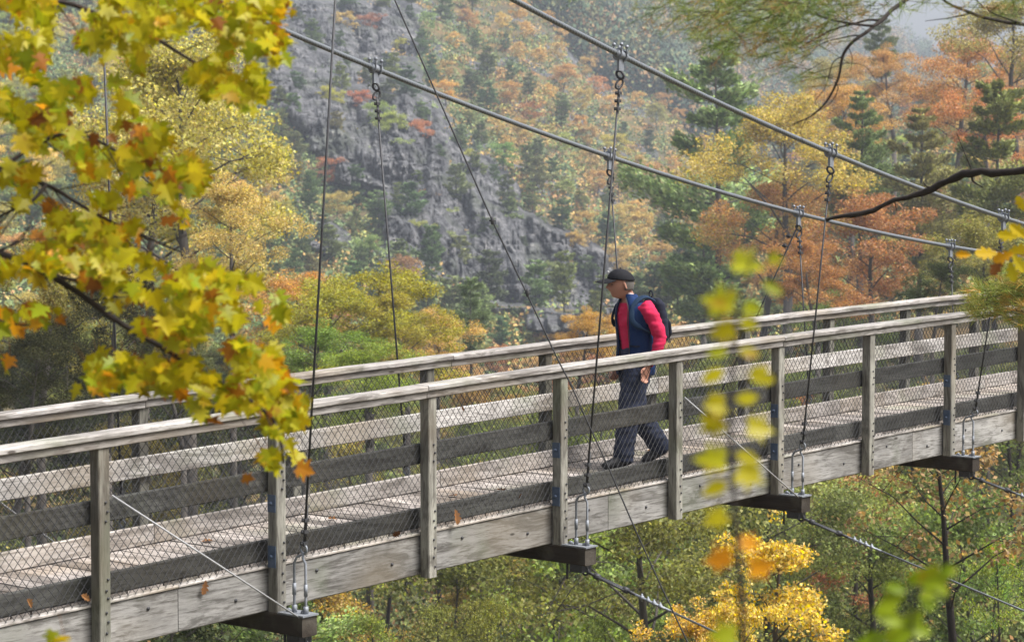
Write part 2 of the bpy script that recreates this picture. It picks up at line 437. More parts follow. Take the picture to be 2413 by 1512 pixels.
for far in (False, True):
    pts = []
    for i in range(0, 91):
        x = (-6 + i * .27) * L; y, z = cable_pos(far, x); pts.append((x, y, z))
    m = MB(); m.tube(pts, .021, 10)
    mc = m.build('main_cable', CABLE, bridge)
    for t in range(-5, 18, 2):
        xc = clampx[far].get(t, t * L + .05); yc, zc = cable_pos(far, xc)
        e = WT + OUT if far else -OUT; s = 1 if far else -1
        xb, yb, zb = t * L + .015, e - s * .09, zr(t * L + .015) - 1.396
        h = empty('hanger'); h.parent = bridge
        # clamp on the cable
        m = MB(); sl = (cable_pos(far, xc + .1)[1] - zc) / .1; d = Vector((1, 0, sl)).normalized(); c = Vector((xc, yc, zc))
        m.tube([c - d * .055, c + d * .055], .034, 10)
        for q in (-.035, .035):
            m.torus(c + d * q, .042, .008, d, 12); p = c + d * q
            m.tube([p + Vector((0, -.036, .0)), p + Vector((0, -.036, .085))], .008, 6); m.tube([p + Vector((0, .036, .0)), p + Vector((0, .036, .085))], .008, 6)
            m.tube([p + Vector((0, -.036, .06)), p + Vector((0, -.036, .08))], .015, 6); m.tube([p + Vector((0, .036, .06)), p + Vector((0, .036, .08))], .015, 6)
        m.box(c.x - .03, c.x + .03, c.y - .012, c.y + .012, c.z - .12, c.z - .03)
        m.build('cable_clamp', STEEL, h)
        top = c - Vector((0, 0, .12)); bot = Vector((xb, yb, zb)); dr = (bot - top).normalized()
        # shackle and thimble
        m = MB(); m.torus(top + dr * .03, .036, .010, (1, 0.2, 0), 12, 0, .7); m.torus(top + dr * .10, .045, .009, (.2, 1, 0), 12, 0, .6)
        m.build('shackle', DARK, h)
        m = MB()
        for q in (.17, .23, .29):
            p = top + dr * q; m.tube([p - Vector((.028, 0, 0)), p + Vector((.028, 0, 0))], .009, 6); m.box(p.x - .02, p.x + .02, p.y - .018, p.y + .018, p.z - .012, p.z + .012)
        pe = bot - dr * .46
        for q in (.02, .1, .18):
            p = pe - dr * q; m.tube([p - Vector((.03, 0, 0)), p + Vector((.03, 0, 0))], .009, 6); m.box(p.x - .02, p.x + .02, p.y - .018, p.y + .018, p.z - .012, p.z + .012)
        m.tube([top + dr * .12, pe], .0085, 6)
        m.tube([top + dr * .12 + Vector((.012, 0, 0)), top + dr * .33 + Vector((.012, 0, 0))], .006, 5)
        m.tube([pe - dr * .28 + Vector((.014, 0, 0)), pe + Vector((.014, 0, 0))], .006, 5)
        m.build('wire_rope', DARK, h)
        # forked bolt down to the crossbeam
        m = MB(); f0 = pe + dr * .05; m.torus(pe + dr * .02, .03, .008, (1, 0, 0), 12)
        yoke = bot + Vector((0, 0, .34))
        for q in (-.055, .055):
            m.tube([f0, yoke + Vector((0, q * .5, .04)), yoke + Vector((0, q, 0)), bot + Vector((0, q, .0)), bot + Vector((0, q, -.20))], .0095, 6)
            m.tube([bot + Vector((0, q, .0)), bot + Vector((0, q, .05))], .019, 6)
            m.tube([bot + Vector((0, q, .12)), bot + Vector((0, q, .2))], .014, 6)
        m.build('forked_bolt', STEEL, h)

# wind guys: from each crossbeam end out and down to a wind cable
def guyline(a, b, name='wind_guy'):
    g = empty(name); g.parent = bridge
    a, b = Vector(a), Vector(b); d = (b - a).normalized()
    m = MB(); m.tube([a + d * .1, b], .0085, 6); m.build('wire_rope', CABLE, g)
    m = MB()
    m.torus(a + d * .05, .03, .009, (1, 0, 0), 10); m.tube([a + d * .07, a + d * .17], .012, 6)
    lat = d.cross(Vector((0, 0, 1))).normalized() * .02
    m.tube([a + d * .17 + lat, a + d * .46 + lat], .008, 6); m.tube([a + d * .17 - lat, a + d * .46 - lat], .008, 6)
    m.tube([a + d * .15, a + d * .19], .026, 8); m.tube([a + d * .44, a + d * .48], .026, 8); m.tube([a + d * .46, a + d * .56], .012, 6)
    m.build('turnbuckle', DARK, g)
    m = MB(); m.tube([a + d * .5, a + d * .9], .0098, 6)
    for q in (.62, .68, .74, .8):
        p = a + d * q; m.sphere(p, .02); m.tube([p - Vector((0, 0, .03)), p + Vector((0, 0, .03))], .008, 5)
    m.tube([a + d * .56 + lat * .4, a + d * .85 + lat * .4], .008, 5)
    m.build('rope_clip', STEEL, g)
WGL = 3.6
for t in range(-5, 18, 2):
    for far in (False, True):
        s = 1 if far else -1; e = WT + OUT if far else -OUT; x = t * L + .015; z = zr(x) - 1.585
        guyline((x, e - s * .1, z), (x + .0, e + s * WGL, z - .27 * WGL))
for far in (False, True):
    s = 1 if far else -1; e = WT + OUT if far else -OUT
    m = MB(); m.tube([(t * L, e + s * (WGL + .02), zr(t * L + .015) - 1.585 - .27 * WGL) for t in range(-5, 18)], .018, 8)
    m.build('wind_cable', CABLE, bridge)
# long stay wire that crosses in front of both railings
stay = tag(empty('stay_wire'), 'long thin dark wire slanting down in front of both handrails', 'wire')
pts = [at(x, y, 15.6 + i * .02) for i, (x, y) in enumerate([(840, -200), (930, 0), (1022, 207), (1130, 452), (1160, 520), (1243, 695), (1316, 850), (1345, 905), (1378, 980), (1438, 1110), (1500, 1254), (1560, 1385), (1620, 1512), (1760, 1810)])]
stay.location = pts[-1]
def rel(ps, o): return [p - o.location for p in ps]
m = MB(); m.tube(rel(pts, stay), .0062, 6)
for q in ((1160, 520), (1243, 690)):
    p = at(*q, 15.6) - stay.location; m.sphere(p, (.013, .013, .03)); m.tube([p - Vector((.022, 0, 0)), p + Vector((.022, 0, 0))], .006, 6)
m.build('wire_rope', DARK, stay)
st2 = tag(empty('stay_wire'), 'dark wire slanting down left from the far cable clamp right of the walking man', 'wire')
c7 = FP[2]; p2 = at(1795, 700, c7.y + .3); p2 = c7 + (p2 - c7) * 2.9
st2.location = p2
m = MB(); m.tube(rel([c7 + Vector((0, 0, -.1)), (c7 + p2) / 2 + Vector((0, 0, -.08)), p2], st2), .0085, 6)
for q in (.09, .13, .17):
    p = c7 + (p2 - c7) * q - st2.location; m.sphere(p, .022); m.tube([p - Vector((.03, 0, 0)), p + Vector((.03, 0, 0))], .009, 5)
m.build('wire_rope', DARK, st2)

# ------------------------------------------------------------------ leaves: outline shapes
def leaf_outline(kind):
    if kind == 'maple':
        half = [(0, 0), (.07, .03), (.20, -.06), (.32, -.09), (.27, .04), (.40, .08), (.52, .22), (.36, .24), (.24, .28), (.40, .40), (.50, .44), (.62, .60), (.46, .56), (.34, .56), (.15, .46), (.15, .62), (.26, .74), (.13, .77), (.07, .90), (0, 1.04)]
    elif kind == 'oak':
        half = [(0, 0), (.05, .08), (.14, .16), (.10, .24), (.24, .34), (.26, .42), (.14, .46), (.28, .60), (.30, .70), (.16, .72), (.20, .84), (.12, .93), (0, 1.0)]
    else:
        half = [(0, 0), (.14, .12), (.25, .32), (.28, .5), (.22, .7), (.1, .9), (0, 1.0)]
    return half
def add_leaf(V, Fc, Vv, base, tip_dir, nrm, size, kind, v, fold=.25, rnd=random):
    t = tip_dir.normalized(); s = t.cross(nrm)
    if s.length < 1e-4: s = t.orthogonal()
    s.normalize(); n = s.cross(t).normalized()
    half = leaf_outline(kind); b = len(V); m = len(half)
    curl = rnd.uniform(-.25, .35)
    def P(u, w): return base + (t * w + s * u + n * (abs(u) * fold - curl * w * w * .5)) * size
    for (u, w) in half: V.append(P(u, w))
    for (u, w) in half[1:-1]: V.append(P(-u, w))
    mids = []
    right = list(range(b, b + m)); left = [b] + list(range(b + m, b + 2 * m - 2)) + [b + m - 1]
    # midrib vertices so that each half is a fan of small faces
    rib = [len(V) + i for i in range(3)]
    for w in (.25, .5, .75): V.append(base + (t * w + n * (-curl * w * w * .5)) * size)
    for arr, fl in ((right, False), (left, True)):
        k = m // 4
        chunks = [(arr[0:k + 1], [b, rib[0]]), (arr[k:2 * k + 1], [rib[0], rib[1]]), (arr[2 * k:3 * k + 1], [rib[1], rib[2]]), (arr[3 * k:], [rib[2]])]
        for ar, rb in chunks:
            poly = [x for x in ar] + [x for x in rb[::-1] if x not in ar]
            if fl: poly = poly[::-1]
            if len(poly) >= 3: Fc.append(tuple(poly)); Vv.append(v)
def leaves_obj(name, V, Fc, Vv, mat, parent=None, origin=None):
    o0 = origin or Vector((0, 0, 0))
    me = bpy.data.meshes.new(name); me.from_pydata([tuple(p - o0) for p in V], [], Fc); me.materials.append(mat)
    a = me.attributes.new('v', 'FLOAT', 'FACE'); a.data.foreach_set('value', np.array(Vv, dtype=np.float32)); me.update()
    return link(name, me, parent)

# fallen leaves caught on the ledge and mesh of the bridge
def brs(px_, y_, off):  # picture position on a plane parallel to the bridge
    return onside(px_, y_, off)
FL = [((754, 1147), 'curled brown dead leaf on the beam ledge left of the wire hanger', .1), ((723, 1117), 'small tan dead leaf under the maple leaves on the stringer ledge', .06)]
FL = [((485, 1383), 'curled orange brown dead leaf hanging over the bridge beam below the brace rod', .085, .085), ((75, 1447), 'brown dead leaf lying on the beam ledge at the lower left', .07, .1), ((213, 1430), 'brown dead leaf against the leftmost front post', .07, .09),
      ((1072, 1217), 'tan brown dead leaf stuck in the mesh under the toe board', .10, .084), ((925, 1276), 'pair sized brown leaf scrap on the ledge left of the middle post', .07, .1), ((1222, 1183), 'small brown leaf on the ledge near the third hanger', .05, .1), ((1093, 978), 'small rust leaf caught on the middle board', .045, .1)]
for (q, lab, sz, off) in FL:
    p = onside(q[0], q[1], off - .012); V, Fc, Vv = [], [], []
    rd = random.Random(q[0]); o = Vector(p)
    nrm = Vector((.6, -.6, .4)); td = Vector((rd.uniform(-.3, .3), rd.uniform(-.3, 0), -1 if sz > .08 else .2))
    add_leaf(V, Fc, Vv, o + Vector((0, 0, sz * .6)), td, nrm, sz * 1.2, 'oak', rd.random(), .5, rd)
    ob = leaves_obj('fallen_leaf', V, Fc, Vv, DEADL, None, o); ob.location = o; tag(ob, lab, 'leaf', 'dead leaves caught on the footbridge')
# litter on the deck boards
rl = random.Random(88)
for i in range(14):
    t = rl.uniform(-.3, 7.5); y = rl.uniform(.3, WT - .25); x = t * L; p = bw(x, y, zr(x) - 1.07 + .008); V, Fc, Vv = [], [], []
    add_leaf(V, Fc, Vv, p, Vector((rl.uniform(-1, 1), rl.uniform(-1, 1), .05)), Vector((rl.uniform(-.3, .3), rl.uniform(-.3, .3), 1)), rl.uniform(.06, .1), 'maple' if i % 2 else 'oak', rl.random(), .35, rl)
    ob = leaves_obj('fallen_leaf', V, Fc, Vv, DEADL, None, p); ob.location = p; tag(ob, 'small brown fallen leaf lying on the deck boards', 'leaf', 'fallen leaves on the deck boards')
# ------------------------------------------------------------------ terrain
COLS = [-6000, -600, 0, 500, 900, 1200, 1500, 1750, 2000, 2413, 3000, 8000]
ROWS = {
    -40: None, 0: None,
    30: [1900] * 12,
    50: [1650, 1650, 1650, 1750, 1850, 1850, 1850, 1800, 1750, 1700, 1650, 1650],
    80: [1250, 1250, 1300, 1420, 1550, 1600, 1600, 1500, 1450, 1380, 1300, 1250],
    120: [950, 1000, 1080, 1180, 1330, 1350, 1320, 1230, 1150, 1060, 1000, 900],
    180: [700, 780, 850, 980, 1080, 1120, 1060, 960, 860, 760, 700, 600],
    250: [500, 600, 680, 800, 900, 930, 880, 780, 620, 500, 450, 400],
    350: [100, 200, 280, 380, 480, 590, 680, 640, 420, 300, 250, 200],
    450: [-100, -50, 20, 60, 120, 220, 400, 500, 330, 200, 150, 100],
    600: [-400, -300, -250, -200, -150, -60, 180, 420, 340, 260, 250, 250],
    900: [-500, -400, -320, -260, -200, -120, 40, 200, 260, 290, 280, 280],
    1300: [-500, -450, -420, -380, -330, -280, -180, -90, 80, 190, 200, 200],
    1600: [-450, -420, -400, -360, -320, -270, -170, -80, 90, 200, 210, 210]}
def py2z(y, Y): return CZ + Y * math.tan(math.atan((CY - y) / F) - PITCH)
rY = sorted(ROWS); TZ = []
for Y in rY:
    if Y == -40: TZ.append([2.0] * 12)
    elif Y == 0: TZ.append([.6] * 12)
    else: TZ.append([py2z(y, Y) for y in ROWS[Y]])
TZ = np.array(TZ)
def smooth(t): return t * t * (3 - 2 * t)
def hz0(X, Y):
    c = CX + F * X / max(Y + 0.0, 30.0)
    c = min(max(c, COLS[0]), COLS[-1] - 1); y = min(max(Y, -40), 1599)
    i = max(j for j in range(12) if COLS[j] <= c); i = min(i, 10)
    j = max(q for q in range(len(rY)) if rY[q] <= y); j = min(j, len(rY) - 2)
    a = smooth((c - COLS[i]) / (COLS[i + 1] - COLS[i])); b = (y - rY[j]) / (rY[j + 1] - rY[j])
    return (TZ[j, i] * (1 - a) + TZ[j, i + 1] * a) * (1 - b) + (TZ[j + 1, i] * (1 - a) + TZ[j + 1, i + 1] * a) * b
def hz(X, Y):
    z = hz0(X, Y)
    k = min(1, max(0, (Y - 20) / 200))
    z += k * (mn.noise(Vector((X * .02, Y * .02, 0))) * 7 + mn.noise(Vector((X * .06, Y * .06, 5))) * 2.5) + mn.noise(Vector((X * .3, Y * .3, 1))) * .25
    return z
YT = np.geomspace(28, 1600, 560); CT = np.arange(-900, 3300, 7.0)
ZT = np.array([[hz((c - CX) / F * Y, Y) for Y in YT] for c in CT])
def hit(x, y, a=60.0, b=1590.0):
    """nearest terrain point under a sight line beyond distance a"""
    p = at(x, y, 1.0) - Vector((0, 0, CZ)); c = (CX + F * p.x - CT[0]) / 7.0; i = int(c)
    if i < 0 or i >= len(CT) - 1: return None
    g = ZT[i] * (1 - (c - i)) + ZT[i + 1] * (c - i) - (CZ + p.z * YT)
    q = np.nonzero((g > 0) & (YT >= a) & (YT <= b))[0]
    if not len(q): return None
    q = q[0]; Y = YT[q]
    if q and g[q - 1] < 0: Y = YT[q - 1] + (YT[q] - YT[q - 1]) * (-g[q - 1]) / (g[q] - g[q - 1])
    Y = max(Y, a); return Vector((p.x * Y, Y, CZ + p.z * Y))
k = N('ground_litter'); v = k.coord((1, 1, 1), False)
n1 = k.noise(v, .08, 4); n2 = k.noise(v, 1.2, 5, .7); n3 = k.noise(v, .25, 4)
c = k.mix(k.ramp(n2, [(.35, 0.0), (.65, 1.0)]), (.035, .038, .018), (.10, .075, .035)); c = k.mix(k.ramp(n1, [(.45, 0.0), (.6, .7)]), c, (.20, .12, .04)); c = k.mix(k.ramp(n3, [(.5, 0.0), (.62, .7)]), c, (.05, .075, .025))
k.bsdf(c, .95, n2, .6, .3); GROUND = k.m
NXG, NYG = 150, 170
ys = [-40 + 60 * (i / 24) for i in range(24)] + [20 * (80 ** (i / (NYG - 25))) for i in range(NYG - 24)]
vs = []
for Y in ys:
    for i in range(NXG):
        a = (i / (NXG - 1) - .5) * 2; a = a * (.45 + .55 * abs(a)) * 1.0
        X = a * (max(Y, 0) * .55 + 60)
        vs.append((X, Y, hz(X, Y)))
fs = [(j * NXG + i, j * NXG + i + 1, (j + 1) * NXG + i + 1, (j + 1) * NXG + i) for j in range(len(ys) - 1) for i in range(NXG - 1)]
me = bpy.data.meshes.new('terrain'); me.from_pydata(vs, [], fs); me.materials.append(GROUND); me.polygons.foreach_set('use_smooth', [True] * len(fs))
vs_all = vs
o = link('terrain', me); tag(o, kind='structure')

# ------------------------------------------------------------------ rock cliff, a craggy skin over the steep part of the far slope
ROCK = [(800, 110, 200, 240), (900, 310, 170, 150), (1050, 470, 170, 120), (1200, 620, 170, 120), (1370, 700, 120, 95), (1000, 600, 120, 80), (800, 30, 150, 110), (840, 200, 130, 130), (930, 330, 110, 90), (1010, 400, 90, 90), (700, 60, 100, 110), (1150, 520, 90, 70), (1230, 590, 110, 90), (1330, 640, 120, 90), (1400, 700, 90, 70), (1180, 680, 60, 60), (960, 560, 60, 40), (1020, 480, 60, 60), (1290, 740, 70, 50), (780, 560, 50, 40)]
def rockmask(x, y):
    m = 0
    for cx, cy, rx, ry in ROCK:
        d = ((x - cx) / rx) ** 2 + ((y - cy) / ry) ** 2; m = max(m, 1 - d)
    return m
k = N('cliff_rock'); v = k.coord((1, 1, 1), False); vs_ = k.coord((.5, .5, 1.6), False)
n1 = k.noise(vs_, .35, 6, .65, .5); n2 = k.noise(v, 1.6, 5, .7); n3 = k.noise(v, .12, 3)
c = k.ramp(n1, [(.36, (.018, .018, .02)), (.46, (.11, .11, .115)), (.58, (.215, .212, .215)), (.76, (.42, .39, .37))])
vc = k.n('ShaderNodeTexVoronoi', feature='DISTANCE_TO_EDGE'); vc.inputs['Scale'].default_value = .42; k.l(k.coord((1.6, 1, .7), False), vc.inputs['Vector']); c = k.mix(k.ramp(vc.outputs['Distance'], [(.0, .9), (.07, .0)]), c, (.012, .012, .016)); vd = k.n('ShaderNodeTexVoronoi', feature='DISTANCE_TO_EDGE'); vd.inputs['Scale'].default_value = 1.1; k.l(k.coord((.5, 1, 1.7), False), vd.inputs['Vector']); c = k.mix(k.ramp(vd.outputs['Distance'], [(.0, .7), (.08, .0)]), c, (.02, .02, .026)); c = k.mix(k.ramp(n2, [(.5, 0.0), (.68, .75)]), c, (.04, .045, .04)); c = k.mix(k.ramp(n3, [(.52, 0.0), (.66, .5)]), c, (.07, .085, .045)); c = k.mix(k.ramp(n2, [(.26, .5), (.34, 0.0)]), c, (.34, .26, .19))
k.bsdf(c, .9, k.math('ADD', n2, n1), .9, 1.1); ROCKM = k.m
gx, gy, stp = 240, 215, 4.2
V = []; ok = []
for j in range(gy):
    for i in range(gx):
        x, y = 560 + i * stp, -80 + j * stp
        m_ = rockmask(x + 25 * mn.noise(Vector((x * .02, y * .02, 3))), y + 25 * mn.noise(Vector((x * .02, y * .02, 9))))
        p = hit(x, y, 200, 700) if (i % 3 == 0 and j % 3 == 0) else None
        V.append([x, y, m_, p])
def dep(i, j):
    i0, j0 = min(i // 3 * 3, gx - 4), min(j // 3 * 3, gy - 4); i1, j1 = i0 + 3, j0 + 3
    q = [V[j0 * gx + i0][3], V[j0 * gx + i1][3], V[j1 * gx + i0][3], V[j1 * gx + i1][3]]
    if any(a is None for a in q): return None
    a, b = (i - i0) / 3, (j - j0) / 3
    return (q[0].y * (1 - a) + q[1].y * a) * (1 - b) + (q[2].y * (1 - a) + q[3].y * a) * b
pts = []
for j in range(gy):
    for i in range(gx):
        x, y, m_, _ = V[j * gx + i]; d = dep(i, j)
        if d is None: pts.append(at(x, y, 600)); ok.append(False); continue
        P = at(x, y, d)
        q = Vector((P.x * .11 + P.z * .05, P.z * .045 - P.x * .03, 0)); q2 = Vector((P.x * .42, P.z * .15 + P.x * .12, 4)); q3 = Vector((P.x * 1.3, P.z * .7, 8))
        cr = abs(mn.noise(q)) * 15 + abs(mn.noise(q2)) * 8 + abs(mn.noise(q3)) * 4.5
        stp_ = (P.z * .28 + P.x * .16 + 1.5 * mn.noise(Vector((P.x * .08, P.z * .08, 2)))); fr = stp_ - math.floor(stp_); cr += (fr ** .5) * 2.6
        dd = d - 2.5 - cr * max(0, min(1, m_ * 3)) + max(0, .05 - m_) * 60
        pts.append(at(x, y, dd)); ok.append(m_ > -.25)
fs = []
for j in range(gy - 1):
    for i in range(gx - 1):
        a = j * gx + i; f4 = (a, a + gx, a + gx + 1, a + 1)
        if all(ok[q] for q in f4): fs.append(f4)
me = bpy.data.meshes.new('cliff'); me.from_pydata([tuple(p) for p in pts], [], fs); me.materials.append(ROCKM); me.update()
o = link('cliff', me); tag(o, kind='structure')

# ------------------------------------------------------------------ tree makers
def quads(centers, size, spread, rs, flat=0.0, elong=1.5, mat=LEAF, name='crown', norm_up=0.0, dirs=None):
    """many small folded leaf faces as one mesh"""
    n = len(centers); C = np.asarray(centers, dtype=np.float64)
    d = rs.normal(size=(n, 3)) if dirs is None else dirs + rs.normal(size=(n, 3)) * .35
    d /= np.linalg.norm(d, axis=1)[:, None] + 1e-9
    r = rs.normal(size=(n, 3)); r[:, 2] += norm_up
    s = np.cross(d, r); s /= np.linalg.norm(s, axis=1)[:, None] + 1e-9
    u = np.cross(s, d)
    sz = (size * rs.uniform(.6, 1.35, n))[:, None]
    a = C; b = C + (d * .5 * elong + s * .5 + u * .15) * sz; c_ = C + d * elong * sz; e = C + (d * .5 * elong - s * .5 + u * .15) * sz
    vv = np.stack([a, b, c_, e], axis=1).reshape(-1, 3)
    me = bpy.data.meshes.new(name); me.vertices.add(4 * n); me.vertices.foreach_set('co', vv.ravel())
    me.loops.add(4 * n); me.loops.foreach_set('vertex_index', np.arange(4 * n, dtype=np.int32))
    me.polygons.add(n); me.polygons.foreach_set('loop_start', np.arange(0, 4 * n, 4, dtype=np.int32)); me.polygons.foreach_set('loop_total', np.full(n, 4, dtype=np.int32))
    at_ = me.attributes.new('v', 'FLOAT', 'FACE'); at_.data.foreach_set('value', rs.uniform(0, 1, n).astype(np.float32))
    me.materials.append(mat); me.update(); me.validate(); return me

def broadleaf(seed, H, R, nleaf, leaf, base=.25, bark=BARK, flat=.75, gap=.75, trunk_r=.018, sub=4):
    r = random.Random(seed); rs = np.random.RandomState(seed)
    tb = MB(); lean = Vector((r.uniform(-.12, .12), r.uniform(-.12, .12), 1))
    tp = [Vector((lean.x * H * t + .03 * H * mn.noise(Vector((seed, t * 3, 0))), lean.y * H * t + .03 * H * mn.noise(Vector((seed, t * 3, 7))), H * t * .86)) for t in (0, .15, .3, .45, .6, .75, .9, 1)]
    tb.tube(tp, [H * trunk_r * (1.15 - t) + .01 for t in (0, .15, .3, .45, .6, .75, .9, 1)], 7)
    def tpos(t):
        f_ = t * 7; i = min(int(f_), 6); return tp[i].lerp(tp[i + 1], f_ - i)
    cl = []
    nl = 17
    for i in range(nl):
        t = base + (1 - base) * (i + r.random() * .7) / nl; p0 = tpos(min(t, .98)); an = i * 2.4 + r.uniform(-.5, .5)
        w = math.sin(PI * min(1, (t - base) / (1 - base) * .80 + .22)) ** .7
        ln = R * w * r.uniform(.5, 1.15); up = r.uniform(.2, .95) + .5 * (t - base)
        dirv = Vector((math.cos(an), math.sin(an), up)); 
        p1 = p0 + dirv * ln * .55 + Vector((0, 0, r.uniform(-.05, .1) * ln)); p2 = p0 + Vector((dirv.x, dirv.y, up * .75)) * ln
        rr = H * trunk_r * .38 * (1.2 - t)
        tb.tube([p0, p0.lerp(p1, .5) + Vector((r.uniform(-.04, .04) * ln, r.uniform(-.04, .04) * ln, 0)), p1, p2], [rr, rr * .8, rr * .55, rr * .2], 5)
        for j in range(sub):
            q0 = p1.lerp(p2, j / sub); dv = Vector((r.uniform(-1, 1), r.uniform(-1, 1), r.uniform(-.25, .7))).normalized() * ln * r.uniform(.25, .5)
            q1 = q0 + dv; tb.tube([q0, q0.lerp(q1, .5) + Vector((0, 0, .03 * ln)), q1], [rr * .4, rr * .25, rr * .1], 4, cap=False)
            if r.random() < gap + .15: cl.append((q1, R * r.uniform(.10, .22)))
            if r.random() < .5: q2 = q0.lerp(q1, .5) + Vector((r.uniform(-1, 1), r.uniform(-1, 1), r.uniform(-.6, 1))) * ln * .16; cl.append((q2, R * r.uniform(.07, .16)))
        cl.append((p2, R * r.uniform(.10, .22)))
    cl.append((tp[-1], R * .2)); cl.append((tp[-1] + Vector((.1 * R, .1 * R, .12 * H)), R * .14))
    w = np.array([c[1] ** 2 * r.uniform(.4, 1.3) for c in cl]); w /= w.sum(); cnt = rs.multinomial(nleaf, w)
    cs = []
    for (c, rad), q in zip(cl, cnt):
        d = rs.normal(size=(q, 3)); d /= np.linalg.norm(d, axis=1)[:, None] + 1e-9
        rr = rad * rs.uniform(.25, 1.15, q) ** .6
        pp = np.array(c)[None] + d * rr[:, None] * np.array([1.15, 1.15, flat])
        cs.append(pp)
    return tb.mesh('trunk', bark), quads(np.concatenate(cs), leaf, 1, rs, norm_up=.8, mat=LEAF)

def pine(seed, H, R, nleaf, leaf, base=.3, bark=BARK, gapp=.12):
    r = random.Random(seed); rs = np.random.RandomState(seed)
    tb = MB(); tb.tube([(0, 0, 0), (.01 * H, 0, H * .5), (0, 0.01 * H, H)], [H * .013, H * .009, H * .002], 7)
    segs = []; z = base; i = 0
    while z < .985:
        t = (z - base) / (1 - base); prof = (1 - t) ** .55 * (0.45 + .55 * min(1, t * 3)) * r.uniform(.6, 1.15) 
        nb = r.choice((3, 4, 5, 5))
        for j in range(nb):
            if r.random() < gapp: continue
            an = i * 1.1 + j * 2 * PI / nb + r.uniform(-.4, .4); ln = R * prof * r.uniform(.55, 1.2) + .03 * R
            p0 = Vector((0, 0, z * H)); d = Vector((math.cos(an), math.sin(an), r.uniform(-.08, .12) + .35 * t))
            p1 = p0 + d * ln * .6; p2 = p0 + Vector((d.x, d.y, d.z + .10)) * ln
            rr = H * .0035 * (1.3 - t); tb.tube([p0, p1, p2], [rr, rr * .6, rr * .2], 4, cap=False)
            segs.append((p0, p1, p2, ln))
        z += r.uniform(.03, .075) * (1 if t < .7 else .7); i += 1
    tot = sum(s[3] for s in segs); cs = []; ds = []
    for p0, p1, p2, ln in segs:
        n = int(nleaf * ln / tot); f_ = rs.uniform(.25, 1.05, n) ** .8
        a0 = np.array(p0); a2 = np.array(p2); dirv = (a2 - a0); dn = dirv / (np.linalg.norm(dirv) + 1e-9)
        lat = np.array([-dn[1], dn[0], 0.0]); k_ = rs.uniform(-1, 1, n)
        wd = ln * .38 * (1 - np.abs(f_ - .6) * .9)
        P = a0[None] + dirv[None] * f_[:, None] + lat[None] * (k_ * wd)[:, None]; P[:, 2] += rs.normal(size=n) * .085 * ln + .03 * ln
        cs.append(P); D = dn[None] * .8 + lat[None] * (np.sign(k_) * .6)[:, None] + np.array([0, 0, .3])[None]; ds.append(D)
    return tb.mesh('trunk', bark), quads(np.concatenate(cs), leaf, 1, rs, elong=2.2, mat=NEEDLE, dirs=np.concatenate(ds), norm_up=2.0)

FB = [broadleaf(100 + i, 13, 5.2, 6500, .24, base=.3) for i in range(5)]
FPN = [pine(200 + i, 15, 4.3, 6000, .27, base=.25, gapp=.25) for i in range(4)]
NBR = [broadleaf(300 + i, 12, 4.6, 26000, .095, base=.22, gap=.6, sub=5) for i in range(4)]
NPN = [pine(400 + i, 15, 4.2, 24000, .13, base=.25, gapp=.3) for i in range(2)]
SH = [broadleaf(500 + i, 5, 2.6, 9000, .075, base=.1, gap=.7, trunk_r=.012) for i in range(3)]
THN = [broadleaf(600 + i, 10, 2.6, 3200, .085, base=.45, gap=.5, trunk_r=.012, bark=BARKD) for i in range(3)]

# colours (albedo)
C_OR = [(.58, .35, .09), (.62, .40, .12), (.55, .31, .09), (.60, .43, .12), (.50, .34, .11)]
C_RU = [(.46, .21, .07), (.50, .24, .09), (.38, .18, .08)]
C_YE = [(.70, .52, .09), (.64, .50, .08), (.72, .46, .07)]
C_YG = [(.40, .40, .07), (.46, .44, .08), (.34, .38, .08)]
C_GN = [(.25, .33, .10), (.31, .36, .10), (.22, .31, .10)]
C_PN = [(.17, .24, .10), (.21, .26, .10), (.14, .20, .09), (.27, .31, .12)]
CNAME = {}
for nm, l in (('orange', C_OR), ('rust red', C_RU), ('golden yellow', C_YE), ('yellow green', C_YG), ('green', C_GN), ('dark green', C_PN)):
    for c in l: CNAME[c] = nm

trees = []   # (object, colour name, kind word, px, py of the crown's middle, distance)
def put(proto, kind, base, colr, h=1.0, rz=None, w=1.0, rec=True, label=None, group=None, name=None):
    tm, cm = proto; r = random
    root = empty(name or kind, base, rz if rz is not None else r.uniform(0, 6.28)); root.scale = (h * w, h * w, h)
    a = link('trunk', tm, root); b = link('crown', cm, root)
    j = [max(0, c * r.uniform(.88, 1.14)) for c in colr]; b.color = (*j, 1)
    H = max(v[2] for v in cm_bound(cm))
    mid = Vector(base) + Vector((0, 0, H * h * .6)); X, Y = px(mid)
    root["category"] = 'tree' if 'shrub' not in kind else 'shrub'
    if label: root['label'] = label; 
    if group: root['group'] = group
    if not label: trees.append((root, CNAME.get(colr, 'orange'), kind, X, Y, Vector(base).y))
    return root
_cb = {}
def cm_bound(me):
    if me.name not in _cb:
        n = len(me.vertices); a = np.empty(n * 3, dtype=np.float32); me.vertices.foreach_get('co', a); a = a.reshape(-1, 3); _cb[me.name] = [a.min(0), a.max(0)]
    return _cb[me.name]

